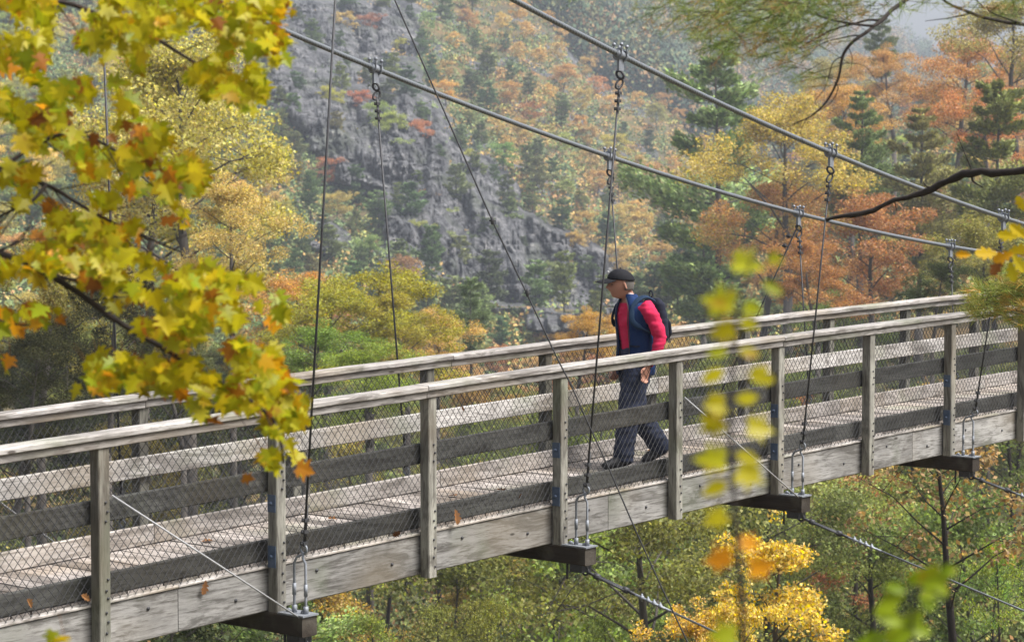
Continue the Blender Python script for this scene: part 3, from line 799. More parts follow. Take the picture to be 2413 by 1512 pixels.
# ---- slope trees: a loose spacing over the terrain, palettes by where they stand
def palette(x, y, d, r):
    """species mix over the slopes: (is_pine, colour)"""
    pine_p = .42; pal = [(C_OR, 5), (C_YE, 1), (C_YG, 1.2), (C_RU, .8), (C_GN, .8)]
    if x < 1150 and y < 800: pine_p = .66; pal = [(C_OR, 2), (C_RU, 1.4), (C_GN, 3), (C_YG, 2)]
    if 1000 < x < 1200 and y < 230: pine_p = .45; pal = [(C_OR, 3), (C_YE, 2), (C_GN, 1)]
    if 1150 < x < 1480 and y < 420: pine_p = .16; pal = [(C_OR, 7), (C_YE, 1.2), (C_RU, .4), (C_GN, .4)]
    if 1000 < x < 1350 and 300 < y < 620: pine_p = .68; pal = [(C_GN, 2), (C_OR, 1.6), (C_YG, 1.4)]
    if 1400 < x < 1640 and y < 650: pine_p = .18; pal = [(C_OR, 7), (C_RU, .3), (C_YG, .8)]
    if x > 1640 and y > 120: pine_p = .40; pal = [(C_OR, 5), (C_RU, 2), (C_YG, 2), (C_YE, .6)]
    if x > 2050 and y < 480: pine_p = .5; pal = [(C_OR, 4), (C_RU, 1.5), (C_YG, 2)]
    if x > 1850 and 480 < y < 760: pine_p = .3; pal = [(C_RU, 4), (C_OR, 2), (C_YG, 2)]
    if x < 640: pine_p = .25; pal = [(C_YE, 3), (C_YG, 3), (C_GN, 2), (C_OR, 1)]
    if r.random() < pine_p: return True, r.choice(C_PN)
    tot = sum(w for _, w in pal); q = r.random() * tot
    for l, w in pal:
        q -= w
        if q <= 0: return False, r.choice(l)
    return False, pal[0][0][0]
rr = random.Random(5); placed = []; slope = []
cand = [(rr.uniform(-160, 2570), rr.uniform(-260, 1050)) for _ in range(9000)]
nb_, np_ = 0, 0
for (x, y) in cand:
    sp = 47 + max(0, (y - 400)) * .05
    if any((x - a) ** 2 + ((y - b) * 1.25) ** 2 < sp * sp for a, b in placed): continue
    ycr = y
    yb = y + 70
    p = hit(x, yb, 190, 640)
    if p is None or p.y > 560 or p.y < 195: continue
    rm = max(rockmask(x, y + 45), rockmask(x, y))
    if rm > .08 and rr.random() < .72: continue
    if x < 560 and rr.random() < .5: continue
    placed.append((x, y))
    is_p, c = palette(x, y, p.y, rr); s = rr.uniform(.55, 1.0) * (.85 if p.y < 260 else 1)
    if rm > -.25: s *= .55
    base = p - Vector((0, 0, .5))
    slope.append((p.y / s, is_p, base, c, s, rr.uniform(.9, 1.4) if is_p else rr.uniform(.9, 1.25), rr.randrange(4)))
slope.sort(key=lambda q: q[0]); rest = []
for q in slope:
    lim, n_ = (230, np_) if q[1] else (225, nb_)
    if n_ >= lim: rest.append(q); continue
    put((FPN if q[1] else FB)[q[6]], 'pine_tree' if q[1] else 'broadleaf_tree', q[2], q[3], q[4], None, q[5])
    if q[1]: np_ += 1
    else: nb_ += 1
print('slope trees', nb_, np_, len(rest))
if rest:    # the smallest, farthest ones past the countable limit: one wood
    VV, KK, CC = [], [], []
    for q in rest:
        me = (FPN if q[1] else FB)[q[6]][1]; n = len(me.vertices); a = np.empty(n * 3, dtype=np.float32); me.vertices.foreach_get('co', a); a = a.reshape(-1, 4, 3)[::3]
        cen = a.mean(1, keepdims=True); a = cen + (a - cen) * 1.6
        th = rr.uniform(0, 6.28); R_ = np.array([[math.cos(th), -math.sin(th), 0], [math.sin(th), math.cos(th), 0], [0, 0, 1]])
        a = (a.reshape(-1, 3) * np.array([q[4] * q[5], q[4] * q[5], q[4]])) @ R_.T + np.array(q[2]); VV.append(a); m_ = len(a) // 4
        j = rr.uniform(.88, 1.14); CC.append(np.tile(np.array([*(x_ * j for x_ in q[3]), 1.0]), (m_, 1)))
    A_ = np.concatenate(VV); n = len(A_) // 4; me = bpy.data.meshes.new('slope_forest'); me.vertices.add(4 * n); me.vertices.foreach_set('co', A_.ravel().astype(np.float32)); me.loops.add(4 * n); me.loops.foreach_set('vertex_index', np.arange(4 * n, dtype=np.int32))
    me.polygons.add(n); me.polygons.foreach_set('loop_start', np.arange(0, 4 * n, 4, dtype=np.int32)); me.polygons.foreach_set('loop_total', np.full(n, 4, dtype=np.int32))
    a = me.attributes.new('hue', 'FLOAT_COLOR', 'FACE') if False else me.attributes.new('hue', 'FLOAT_VECTOR', 'FACE'); a.data.foreach_set('vector', np.concatenate(CC)[:, :3].ravel().astype(np.float32))
    a = me.attributes.new('v', 'FLOAT', 'FACE'); a.data.foreach_set('value', np.random.RandomState(3).uniform(0, 1, n).astype(np.float32))
    k = N('slope_forest'); a = k.n('ShaderNodeAttribute', attribute_name='hue'); b_ = k.n('ShaderNodeAttribute', attribute_name='v'); hs = k.n('ShaderNodeHueSaturation'); k.l(a.outputs['Color'], hs.inputs['Color']); k.l(k.math('MULTIPLY_ADD', b_.outputs['Fac'], .9, .55), hs.inputs['Value']); k.bsdf(hs.outputs[0], .9)
    me.materials.append(k.m); me.update(); tag(link('slope_forest', me), 'small far trees filling in the gorge slopes', 'forest', kind='stuff')

# ---- slope undergrowth: low scrub that nobody could count
rs = np.random.RandomState(14); C = []; K = []
for _ in range(17000):
    x, y = rr.uniform(-160, 2570), rr.uniform(-120, 950); p = hit(x, y, 180, 600)
    if p is None or p.y > 590: continue
    if rockmask(x, y) > .05 and rr.random() < .86: continue
    s = rr.uniform(.8, 2.2); d = rs.normal(size=(40, 3)); C.append(np.array(p)[None] + np.array([0, 0, s * .4]) + d * np.array([s, s, s * .6]) * .55); K.append(rr.random() * .5 if x < 1150 and rr.random() < .6 else rr.random())
me = quads(np.concatenate(C), .36, 1, rs, elong=1.4, name='undergrowth')
a = me.attributes.new('tree', 'FLOAT', 'FACE'); a.data.foreach_set('value', np.repeat(np.array(K), 40).astype(np.float32))
k = N('slope_scrub'); a = k.n('ShaderNodeAttribute', attribute_name='tree')
k.bsdf(k.ramp(a.outputs['Fac'], [(0, (.13, .19, .08)), (.25, (.22, .28, .10)), (.5, (.38, .36, .10)), (.65, (.58, .38, .13)), (.85, (.48, .28, .12)), (1, (.4, .2, .1))], 'CONSTANT'), .9); me.materials.clear(); me.materials.append(k.m)
tag(link('undergrowth', me), 'mixed green and orange scrub covering the gorge slopes', 'undergrowth', kind='stuff')

# ---- woodland floor: low plants and litter clumps under the near wood
C = []; K = []; rs = np.random.RandomState(15)
for _ in range(5200):
    x, y = rr.uniform(-160, 2570), rr.uniform(800, 1900); p = hit(x, y, 30, 190)
    if p is None: continue
    s = rr.uniform(.35, 1.0); d = rs.normal(size=(60, 3)); C.append(np.array(p)[None] + np.array([0, 0, s * .4]) + d * np.array([s, s, s * .5]) * .6); K.append(rr.random())
me = quads(np.concatenate(C), .12, 1, rs, elong=1.4, name='ground_cover')
a = me.attributes.new('tree', 'FLOAT', 'FACE'); a.data.foreach_set('value', np.repeat(np.array(K), 60).astype(np.float32))
k = N('floor_plants'); a = k.n('ShaderNodeAttribute', attribute_name='tree')
k.bsdf(k.ramp(a.outputs['Fac'], [(0, (.06, .08, .03)), (.35, (.12, .14, .04)), (.65, (.20, .22, .05)), (.85, (.30, .24, .06)), (.95, (.26, .14, .05))], 'CONSTANT'), .9); me.materials.clear(); me.materials.append(k.m)
tag(link('ground_cover', me), 'low brown and green plants covering the floor of the near wood', 'ground cover', kind='stuff')

# ---- far forest beyond 560 m as one mass
cs = []; vv = []
for _ in range(6500):
    x, y = rr.uniform(1150, 2700), rr.uniform(-200, 560); p = hit(x, y, 560, 1580)
    if p is None: continue
    s = rr.uniform(3, 5.0); cs.append((p + Vector((0, 0, s * 1.0)), s))
C = []
rs = np.random.RandomState(4)
for c, s in cs:
    d = rs.normal(size=(110, 3)); d /= np.linalg.norm(d, axis=1)[:, None]; C.append(np.array(c)[None] + d * np.array([s, s, s * 1.5]) * rs.uniform(.5, 1, 110)[:, None])
if C:
    me = quads(np.concatenate(C), .85, 1, rs, elong=1.2, name='far_forest')
    a = me.attributes.new('tree', 'FLOAT', 'FACE'); a.data.foreach_set('value', np.repeat(rs.uniform(0, 1, len(C)), 110).astype(np.float32))
    k = N('far_forest'); a = k.n('ShaderNodeAttribute', attribute_name='tree')
    c = k.ramp(a.outputs['Fac'], [(0, (.04, .07, .04)), (.3, (.09, .14, .07)), (.62, (.20, .20, .08)), (.85, (.36, .22, .10)), (1, (.40, .17, .10))], 'CONSTANT')
    k.bsdf(c, .9); me.materials.clear(); me.materials.append(k.m)
    tag(link('far_forest', me), 'hazy blue green forest on the distant gorge side', 'forest', kind='stuff')

# ---- nearer trees, surveyed one by one: (kind, crown middle x, y, crown height px, distance, colour, prototype)
near = [
 ('B', 440, 330, 600, 75, (.60, .52, .12), 0, 'pale yellow broadleaf tree with sparse crown and two dark forked stems behind the maple'),
 ('B', 330, 420, 560, 82, (.50, .46, .10), 1, 'yellow green tree mostly hidden behind the maple leaves'),
 ('B', 545, 560, 320, 70, (.62, .50, .14), 2, 'thin cream yellow tree with bare upright stems beside the grey cliff'),
 ('B', 870, 755, 290, 92, (.38, .36, .03), 3, 'rounded golden green tree in front of the cliff foot'),
 ('B', 715, 730, 200, 97, (.54, .36, .06), 1, 'orange tinged tree at the left of the rounded golden green tree'),
 ('B', 770, 775, 250, 90, (.34, .34, .035), 0, 'broad yellow green tree left part of the rounded clump above the handrail'),
 ('B', 960, 780, 230, 91, (.42, .36, .04), 2, 'golden green tree right part of the rounded clump above the handrail'),
 ('B', 1030, 820, 200, 100, (.58, .38, .10), 0, 'small tan orange tree right of the rounded golden green tree'),
 ('B', 720, 860, 220, 66, (.20, .25, .05), 2, 'leafy green tree just above the far handrail left of the middle'),
 ('B', 870, 900, 200, 62, (.26, .28, .05), 0, 'olive green tree behind the far handrail left of the middle'),
 ('B', 90, 700, 420, 58, (.30, .27, .06), 3, 'yellowish tree over the dark thicket at the left edge'),
 ('B', 250, 800, 330, 55, (.06, .065, .025), 1, 'dark shaded tree in the thicket left above the far handrail'),  # leaf colour set near black to paint in the thicket's shade
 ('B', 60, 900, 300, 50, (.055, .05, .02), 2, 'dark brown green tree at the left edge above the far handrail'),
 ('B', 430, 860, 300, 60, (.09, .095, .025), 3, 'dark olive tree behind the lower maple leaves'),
 ('P', 1690, 440, 640, 190, (.33, .38, .14), 0, 'tall layered pine standing alone right of the middle cable clamps'),
 ('P', 1660, 590, 260, 200, (.22, .29, .11), 1, 'short dark pine at the foot of the tall layered pine'),
 ('P', 2170, 450, 400, 150, (.33, .34, .12), 1, 'large pale green pine at the right below the bare branch'),
 ('P', 2350, 420, 470, 135, (.30, .30, .10), 0, 'large pine at the right edge behind the dead branch'),
 ('P', 2030, 380, 340, 170, (.26, .30, .11), 1, 'dark pine below the hanging bare twigs'),
 ('B', 1860, 400, 380, 165, (.62, .38, .08), 0, 'large amber orange tree above the dead branch tip'),
 ('B', 1800, 560, 330, 170, (.58, .33, .08), 2, 'orange brown tree below the dead branch tip'),
 ('B', 2060, 590, 300, 130, (.48, .22, .07), 1, 'rust orange tree behind the far end of the lower cable'),
 ('B', 1930, 650, 220, 120, (.44, .22, .06), 3, 'rusty broadleaf tree just above the handrail at the right'),
 ('B', 2260, 210, 300, 190, (.52, .27, .09), 2, 'reddish orange tree near the skyline at the upper right'),
 ('B', 2330, 620, 260, 90, (.28, .28, .06), 1, 'olive green tree at the right edge above the handrail'),
 ('B', 2200, 690, 180, 75, (.06, .07, .03), 2, 'dark shaded tree above the right end of the far handrail'),  # shade put into the leaf colour, far darker than its neighbours
 ('B', 1360, 800, 170, 110, (.56, .34, .08), 3, 'orange tree peeking over the handrail left of the man'),
 ('B', 2110, 190, 190, 230, (.58, .34, .10), 3, 'tan orange tree below the sky gap at the upper right'),
 ('B', 1990, 210, 170, 240, (.36, .38, .12), 1, 'pale green tree left of the sky gap at the upper right'),
 ('B', 2400, 130, 330, 175, (.42, .38, .10), 0, 'olive yellow tree in the top right corner behind the bare limb'),
 ('B', 2010, 290, 220, 205, (.60, .34, .09), 2, 'orange tree behind the hanging bare twigs'),
 ('B', 2330, 290, 240, 165, (.56, .30, .09), 3, 'rusty orange tree above the dead branch near the right edge'),
 ('P', 2080, 110, 150, 260, (.22, .28, .12), 1, 'ragged pine standing against the sky at the upper right'),
 ('P', 1110, 740, 180, 150, C_PN[3], 0, 'grey green pine between the golden tree and the cliff foot'),
]
ri = random.Random(9)
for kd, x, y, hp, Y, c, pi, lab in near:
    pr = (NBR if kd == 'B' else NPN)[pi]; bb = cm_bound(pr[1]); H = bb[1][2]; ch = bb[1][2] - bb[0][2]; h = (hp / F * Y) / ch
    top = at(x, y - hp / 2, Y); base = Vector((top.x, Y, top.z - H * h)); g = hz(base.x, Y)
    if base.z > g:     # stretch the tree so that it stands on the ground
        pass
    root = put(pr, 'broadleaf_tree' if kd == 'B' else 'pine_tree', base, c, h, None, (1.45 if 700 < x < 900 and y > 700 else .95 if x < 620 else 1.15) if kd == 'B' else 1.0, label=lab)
    if base.z > g + .3:
        m = MB(); q = H * h * .02; m.tube([(0, 0, 0), (0, 0, (g - base.z - .5) / h)], [q / h, q * 1.5 / h], 7)
        # the lower trunk continues to the ground: joined into the same trunk mesh
        tr = [o_ for o_ in root.children if o_.name.startswith('trunk')][0]; me0 = tr.data
        mb = MB(); mb.v = [tuple(v.co) for v in me0.vertices]; mb.f = [tuple(p_.vertices) for p_ in me0.polygons]; mb.m = [0] * len(mb.f); mb.smooth = [True] * len(mb.f)
        mb.add(m.v, m.f, 0, True); tr.data = mb.mesh('trunk', BARK)

# ---- woods under and beyond the bridge
rr = random.Random(24); pl = []; random.seed(99)
cand = [(rr.uniform(-140, 2560), rr.uniform(880, 1760)) for _ in range(2500)]
cnt = 0
for x, y in cand:
    p = hit(x, y + 120, 34, 190)
    if p is None: continue
    sp = 3.6 / p.y * F * .62
    if any((x - a) ** 2 + ((y - b) * 1.5) ** 2 < sp * sp for a, b in pl): continue
    pl.append((x, y)); cnt += 1
    if 1600 < x < 1950 and p.y < 40: continue
    r = rr.random(); base = p - Vector((0, 0, .2))
    if x < 700: pal = [(.06, .07, .025), (.13, .13, .035), (.36, .28, .06), (.09, .10, .03), (.20, .18, .04)]
    elif x < 1250: pal = [(.20, .22, .05), (.30, .28, .05), (.40, .27, .06), (.17, .19, .05), (.24, .27, .06), (.18, .22, .05), (.28, .29, .06)]
    elif x < 1700: pal = [(.23, .28, .06), (.21, .26, .06), (.30, .32, .06), (.26, .30, .06), (.40, .33, .06)]
    else: pal = [(.20, .23, .07), (.25, .28, .08), (.17, .20, .06), (.40, .27, .09), (.30, .31, .09), (.22, .25, .07), (.19, .22, .06), (.24, .27, .07)]
    c = rr.choice(pal)
    if 1850 < x < 2250 and y < 1230 and rr.random() < .35: c = (.46, .25, .08)
    if r < (.10 if x < 1850 else .04): ob = put(rr.choice(NPN), 'pine_tree', base, (.28, .31, .10), rr.uniform(.3, .5))
    elif r < .32: ob = put(rr.choice(THN), 'slender_tree', base, c, rr.uniform(.6, 1.0))
    elif r < .5: ob = put(rr.choice(SH), 'shrub', base, c, rr.uniform(.7, 1.2))
    else: ob = put(rr.choice(NBR), 'broadleaf_tree', base, c, rr.uniform(.42, .75))
    Ht = cm_bound([c_ for c_ in ob.children if c_.name.startswith('crown')][0].data)[1][2]
    if base.y < 75:      # keep the near wood below the deck line
        lim = 1330 - .22 * x; zt = at(x, lim, base.y).z; k_ = (zt - base.z) / (Ht * ob.scale[2])
        if k_ < 1: f_ = max(k_, .3); ob.scale = [q * f_ for q in ob.scale]
    t = trees[-1]; g = max(range(3), key=lambda i: c[i]); 
    nm = 'pine' if ob.name.startswith('pine') else 'rusty orange' if c[0] > c[1] * 1.3 else 'yellow olive' if c[0] > c[1] * 1.05 else 'dark green' if c[1] < .2 else 'light green'
    trees[-1] = (t[0], nm, t[2], t[3], t[4], t[5])
print('under trees', cnt)
# special ones under the bridge
def stand(x, ytop, Y, proto, kind, c, lab, w=1.0, hmin=None):
    bb = cm_bound(proto[1]); top = at(x, ytop, Y); g = hz(top.x, Y); h = (top.z - g) / bb[1][2]
    return put(proto, kind, Vector((top.x, Y, g - .1)), c, h, None, w, label=lab)
YB = broadleaf(701, 9, 2.2, 9000, .085, base=.35, gap=.8); YB2 = broadleaf(702, 9, 2.6, 9000, .085, base=.3, gap=.7)
stand(1815, 1185, 33, YB, 'broadleaf_tree', (.76, .58, .07), 'bright yellow small leaved tree below the bridge behind the sapling stem', 1.0)
stand(1640, 1370, 33, YB2, 'broadleaf_tree', (.70, .54, .08), 'golden yellow shrubby tree left below the bright yellow tree', .9)
stand(1740, 1340, 31.5, YB, 'broadleaf_tree', (.74, .58, .07), 'lower yellow tree in front of the bright yellow tree', .8)
stand(2375, 1215, 42, THN[0], 'slender_tree', (.26, .40, .05), 'slender tree with dark stems and a bright green top at the lower right', .7)
stand(2330, 1240, 44, THN[1], 'slender_tree', (.22, .34, .05), 'thin dark stemmed tree left of the bright green topped one', .6)
stand(2010, 1090, 60, NBR[1], 'broadleaf_tree', (.50, .23, .08), 'rusty orange tree under the right part of the bridge', .9)
for i, (x, yt, Y) in enumerate(((905, 1370, 40), (1055, 1350, 42), (1100, 1340, 43), (1140, 1350, 41), (1450, 1380, 45))):
    stand(x, yt, Y, THN[i % 3], 'slender_tree', (.24, .26, .05), 'dark bare stemmed slender tree under the %s' % ('stringer left of the lowest brace', 'middle of the bridge, leftmost of three', 'middle of the bridge, centre of three', 'middle of the bridge, rightmost of three', 'crossbeam right of the middle')[i], .8)

# ---- labels for the slope and wood trees
def place(x, y, d):
    if d < 190:
        h = 'at the far left' if x < 350 else 'left of the lowest brace rod' if x < 800 else 'under the middle of the bridge' if x < 1250 else 'below the walking man' if x < 1650 else 'around the yellow tree' if x < 1950 else 'at the lower right'
        v = 'in the upper wood' if y < 1000 else 'in the wood' if y < 1250 else 'deep in the wood' if y < 1450 else 'low in the wood'
        return v + ' ' + h
    h = ('behind the maple' if x < 480 else 'above the golden tree' if x < 720 else 'beside the upper rock face' if x < 950 else 'above the middle rock face' if x < 1200 else 'above the lower rock face' if x < 1430
         else 'over the walking man' if x < 1600 else 'around the tall pine' if x < 1780 else 'over the dead branch tip' if x < 2000 else 'on the right hand slope' if x < 2230 else 'near the right edge')
    v = 'at the top' if y < 100 else 'high up' if y < 240 else 'midway' if y < 400 else 'lower down' if y < 560 else 'near the foot' if y < 720 else 'down at the gorge bottom'
    return v + ' ' + h
groups = {}
for t in trees:
    kw = {'broadleaf_tree': 'tree', 'pine_tree': 'pine', 'shrub': 'shrub', 'slender_tree': 'slender tree'}[t[2]]
    key = ((t[1] + ' ' + kw) if t[1] != 'pine' else 'dark pine', place(t[3], t[4], t[5])); groups.setdefault(key, []).append(t)
ORD = ['leftmost', 'second from left', 'third from left', 'fourth from left', 'fifth from left', 'sixth from left', 'seventh from left', 'eighth from left', 'ninth from left', 'tenth from left', 'eleventh from left', 'twelfth from left'] + ['further right'] * 60
big = True
while big:
    big = False
    for (a, b), l in list(groups.items()):
        if len(l) > 9 and b.count('er part') < 3:
            l.sort(key=lambda t: t[4]); del groups[(a, b)]; h_ = len(l) // 2; big = True
            w_ = 'upper part' if 'er part' not in b else 'far side' 
            if 'upper part' in b or 'lower part' in b: groups[(a, b + ' back')] = l[:h_]; groups[(a, b + ' front')] = l[h_:]; big = False
            else: groups[(a, b + ' upper part')] = l[:h_]; groups[(a, b + ' lower part')] = l[h_:]
for (a, b), l in groups.items():
    l.sort(key=lambda t: t[3])
    for i, t in enumerate(l):
        t[0]['label'] = (a + ' ' + b) + ('' if len(l) == 1 else ', ' + (ORD[i] if i < len(l) - 1 else 'rightmost'))
        t[0]['group'] = {'broadleaf_tree': 'autumn broadleaf trees', 'pine_tree': 'pines', 'shrub': 'shrubs', 'slender_tree': 'slender understorey trees'}[t[2]] + (' on the gorge slopes' if t[5] > 190 else ' in the wood around the bridge')
for t in trees:      # trim_long
    if len(t[0]['label'].split()) > 16: t[0]['label'] = t[0]['label'].replace(' in the wood', '').replace(' in the upper wood', ' high')
def join_tubes(o, mb, mat=None):
    """add twig tubes to a crown mesh as its second material"""
    bm_ = bmesh.new(); bm_.from_mesh(o.data); o.data.materials.append(mat or BARKD)
    vv = [bm_.verts.new(v) for v in mb.v]
    for f in mb.f:
        try: q = bm_.faces.new([vv[i] for i in f]); q.material_index = 1
        except ValueError: pass
    bm_.to_mesh(o.data); bm_.free()
def crown_with_twigs(me, mb, parent):
    o = link('crown', me, parent); join_tubes(o, mb); return o
# ------------------------------------------------------------------ foreground maple on the left
rm = random.Random(31)
def curve(pts, n=6):
    """Catmull-Rom through points"""
    out = []; P = [pts[0]] + list(pts) + [pts[-1]]
    for i in range(1, len(P) - 2):
        for j in range(n):
            t = j / n; a, b, c, d = P[i - 1], P[i], P[i + 1], P[i + 2]
            out.append(.5 * ((2 * b) + (c - a) * t + (2 * a - 5 * b + 4 * c - d) * t * t + (3 * b - a - 3 * c + d) * t ** 3))
    out.append(pts[-1]); return out
trunkM = Vector((-3.4, 7.6, hz(-3.4, 7.6)))
maple = tag(empty('maple_tree', trunkM), 'maple with big yellow green and orange leaves hanging over the left of the bridge', 'tree')
m = MB(); m.tube([(0, 0, -.2), (.03, 0, 1.5), (.0, .05, 3), (.1, 0, 4.6), (.05, .1, 7)], [.16, .14, .12, .1, .05], 10); m.build('trunk', BARK, maple)
BRN = [  # picture courses of the limbs with depth
 ([(-1500, 260, 7.6), (-500, 470, 7.4), (0, 595, 7.3), (120, 655, 7.2), (270, 742, 7.2), (400, 830, 7.15), (520, 902, 7.1), (640, 985, 7.0), (670, 1090, 7.0)], .013),
 ([(120, 655, 7.2), (220, 672, 7.3), (340, 683, 7.35), (480, 668, 7.4), (600, 672, 7.4), (660, 700, 7.4)], .006),
 ([(-1500, 120, 7.6), (-400, 330, 7.6), (0, 402, 7.6), (110, 440, 7.6), (190, 485, 7.6), (300, 540, 7.6), (430, 590, 7.6)], .011),
 ([(0, 397, 7.6), (90, 340, 7.7), (160, 316, 7.7), (230, 330, 7.7), (330, 390, 7.7), (440, 430, 7.7)], .007),
 ([(-1500, -300, 7.6), (-200, -60, 7.9), (130, 5, 7.9), (300, 62, 7.9), (420, 125, 7.9), (520, 185, 7.9), (600, 250, 7.9)], .011),
 ([(130, 5, 7.9), (330, -10, 8.0), (520, 10, 8.0), (660, 30, 8.0)], .006),
 ([(110, 440, 7.6), (60, 480, 7.5), (10, 500, 7.5), (-60, 540, 7.5)], .006),
 ([(60, 190, 7.8), (110, 90, 7.8), (140, 40, 7.9)], .006),
 ([(-300, 700, 7.0), (0, 590, 7.0), (60, 560, 7.0)], .006),
 ([(340, 683, 7.35), (350, 600, 7.4), (390, 560, 7.4)], .003),
 ([(-600, 620, 7.0), (-100, 720, 7.0), (30, 760, 7.0), (140, 765, 7.0)], .004),
]
lims = []
for i, (q, r) in enumerate(BRN):
    P = curve([at(x, y, Y) for x, y, Y in q], 5); lims.append(P)
    n = len(P); m = MB(); P2 = [p + Vector((mn.noise(p * 6) * .012, 0, mn.noise(p * 6 + Vector((9, 0, 0))) * .012)) for p in P]
    m.tube(rel(P2, maple), [r * (1 - .75 * k / n) + .0012 for k in range(n)], 6)
    if i in (0, 2, 4): m.tube(rel([P2[0], Vector((trunkM.x + .05, trunkM.y, P2[0].z - .3)) if False else P2[0] + Vector((-.02, 0, 0)), trunkM + Vector((.05, 0, P2[0].z - trunkM.z - .5))], maple), [r, r * 1.2, r * 2.5], 6)
    m.build('limb', BARKD, maple)
# spray of side twigs off the limbs
for P in lims[:9]:
    for q in range(6, len(P) - 2, 2):
        p = P[q]; X_0, Y_0 = px(p)
        if X_0 < -200: continue
        for sg in (-1, 1):
            if rm.random() < .35: continue
            t_ = (P[q + 1] - P[q]).normalized(); d = (t_ + Vector((0, rm.uniform(-.3, .3), sg * rm.uniform(.5, 1.1)))).normalized(); ln = rm.uniform(.08, .22)
            m = MB(); m.tube(rel([p, p + d * ln * .5 + Vector((0, 0, -.004)), p + d * ln + Vector((0, 0, -.02 * rm.random()))], maple), [.0026, .0018, .001], 4); m.build('twig', BARKD, maple)
# leaf masses: centre x, y, half sizes, number, share of orange
MASS = [(90, 60, 150, 90, 62, .15), (300, 40, 150, 75, 50, .15), (480, 40, 130, 60, 40, .12), (610, 35, 80, 45, 17, .4), (420, 130, 130, 60, 36, .1), (560, 130, 110, 65, 26, .1), (580, 215, 50, 50, 10, .15), (500, 195, 60, 40, 10, .1), (655, 120, 30, 40, 4, .2), (605, 245, 28, 30, 4, .05),
        (60, 220, 110, 90, 40, .12), (180, 170, 90, 70, 18, .12), (250, 230, 70, 60, 13, .2), (110, 330, 130, 80, 40, .4), (280, 320, 110, 60, 28, .35), (370, 390, 95, 65, 24, .25), (430, 430, 60, 40, 10, .3), (60, 440, 100, 70, 26, .15), (200, 420, 110, 60, 24, .2),
        (250, 500, 130, 60, 34, .35), (370, 530, 80, 60, 20, .55), (90, 540, 110, 50, 22, .3), (200, 590, 140, 50, 30, .3), (300, 620, 110, 50, 24, .25),
        (420, 640, 80, 50, 14, .2), (360, 700, 110, 50, 26, .2), (520, 700, 110, 50, 28, .12), (600, 730, 80, 50, 14, .2), (450, 770, 120, 50, 30, .15), (580, 800, 80, 55, 18, .2), (330, 750, 70, 40, 9, .3), (480, 850, 110, 50, 26, .25), (620, 870, 60, 60, 12, .25), (300, 870, 130, 40, 22, .3), (400, 900, 100, 40, 16, .3), (220, 900, 60, 35, 7, .3), (530, 920, 70, 40, 11, .2), (655, 930, 60, 50, 12, .3), (600, 960, 70, 40, 9, .2), (700, 975, 40, 35, 6, .6), (450, 970, 30, 15, 3, .1), (480, 985, 25, 15, 2, .8),
        (660, 1075, 40, 30, 4, .05), (625, 1075, 15, 15, 1, .2), (600, 1130, 20, 12, 1, .95), (700, 1115, 30, 12, 2, .98), (655, 1010, 30, 25, 4, .2),
        (20, 640, 60, 30, 4, .4), (30, 760, 55, 30, 5, .5), (90, 750, 50, 25, 5, .6), (20, 855, 25, 15, 2, .9), (150, 750, 30, 20, 2, .5), (130, 640, 60, 40, 7, .2), (230, 650, 60, 40, 8, .3), (110, 1508, 35, 6, 2, .0),
        (-120, 250, 90, 400, 60, .2), (-80, 700, 60, 90, 8, .3)]
V, Fc, Vv = [], [], []
for cx, cy, rx, ry, n, po in MASS:
    for _ in range(int(n * 3.6) if n > 3 else n):
        a = rm.random() * 2 * PI; q = math.sqrt(rm.random()); x, y = cx + math.cos(a) * rx * q, cy + math.sin(a) * ry * q
        if n > 6 and mn.noise(Vector((x * .012, y * .016, 1.5))) + .45 * mn.noise(Vector((x * .035, y * .045, 7))) < -.06 + (.0 if x > 60 else -.1): continue
        po_ = po * (1.5 if mn.noise(Vector((x * .011, y * .011, 40))) > .15 else .3)
        Y = rm.uniform(7.0, 8.2) if y < 600 else rm.uniform(6.8, 7.5)
        if y > 1400: Y = 5.5
        p = at(x, y, Y)
        rr_ = rm.random(); v = rm.uniform(.74, .99) if rr_ < po_ else rm.uniform(.0, .72)
        tip = Vector((rm.gauss(.25, .55), rm.gauss(0, .5), rm.gauss(-.75, .35)))
        if rm.random() < .3: tip = Vector((rm.gauss(.3, .7), rm.gauss(0, .6), rm.gauss(-.1, .3)))
        nr = Vector((rm.gauss(0, .45), -1 + rm.gauss(0, .4), rm.gauss(.55, .5)))
        s = rm.uniform(.046, .076) * (1 if rm.random() < .75 else .65) * (1.15 if n <= 3 else 1)
        tipn = tip.normalized()
        add_leaf(V, Fc, Vv, p - tipn * s * .5, tip, nr, s, 'maple', v, rm.uniform(-.15, .4), rm)
        if rm.random() < .75:   # petiole as a thin strip
            b0 = p - tipn * s * .5; b1 = b0 + Vector((rm.uniform(-.05, .01), 0, rm.uniform(.02, .06))); b = len(V); V += [b0, b1, b1 + Vector((.0015, 0, 0)), b0 + Vector((.0015, 0, 0))]; Fc.append((b, b + 1, b + 2, b + 3)); Vv.append(.97)
o = leaves_obj('crown', V, Fc, Vv, MAPLE, maple, trunkM)

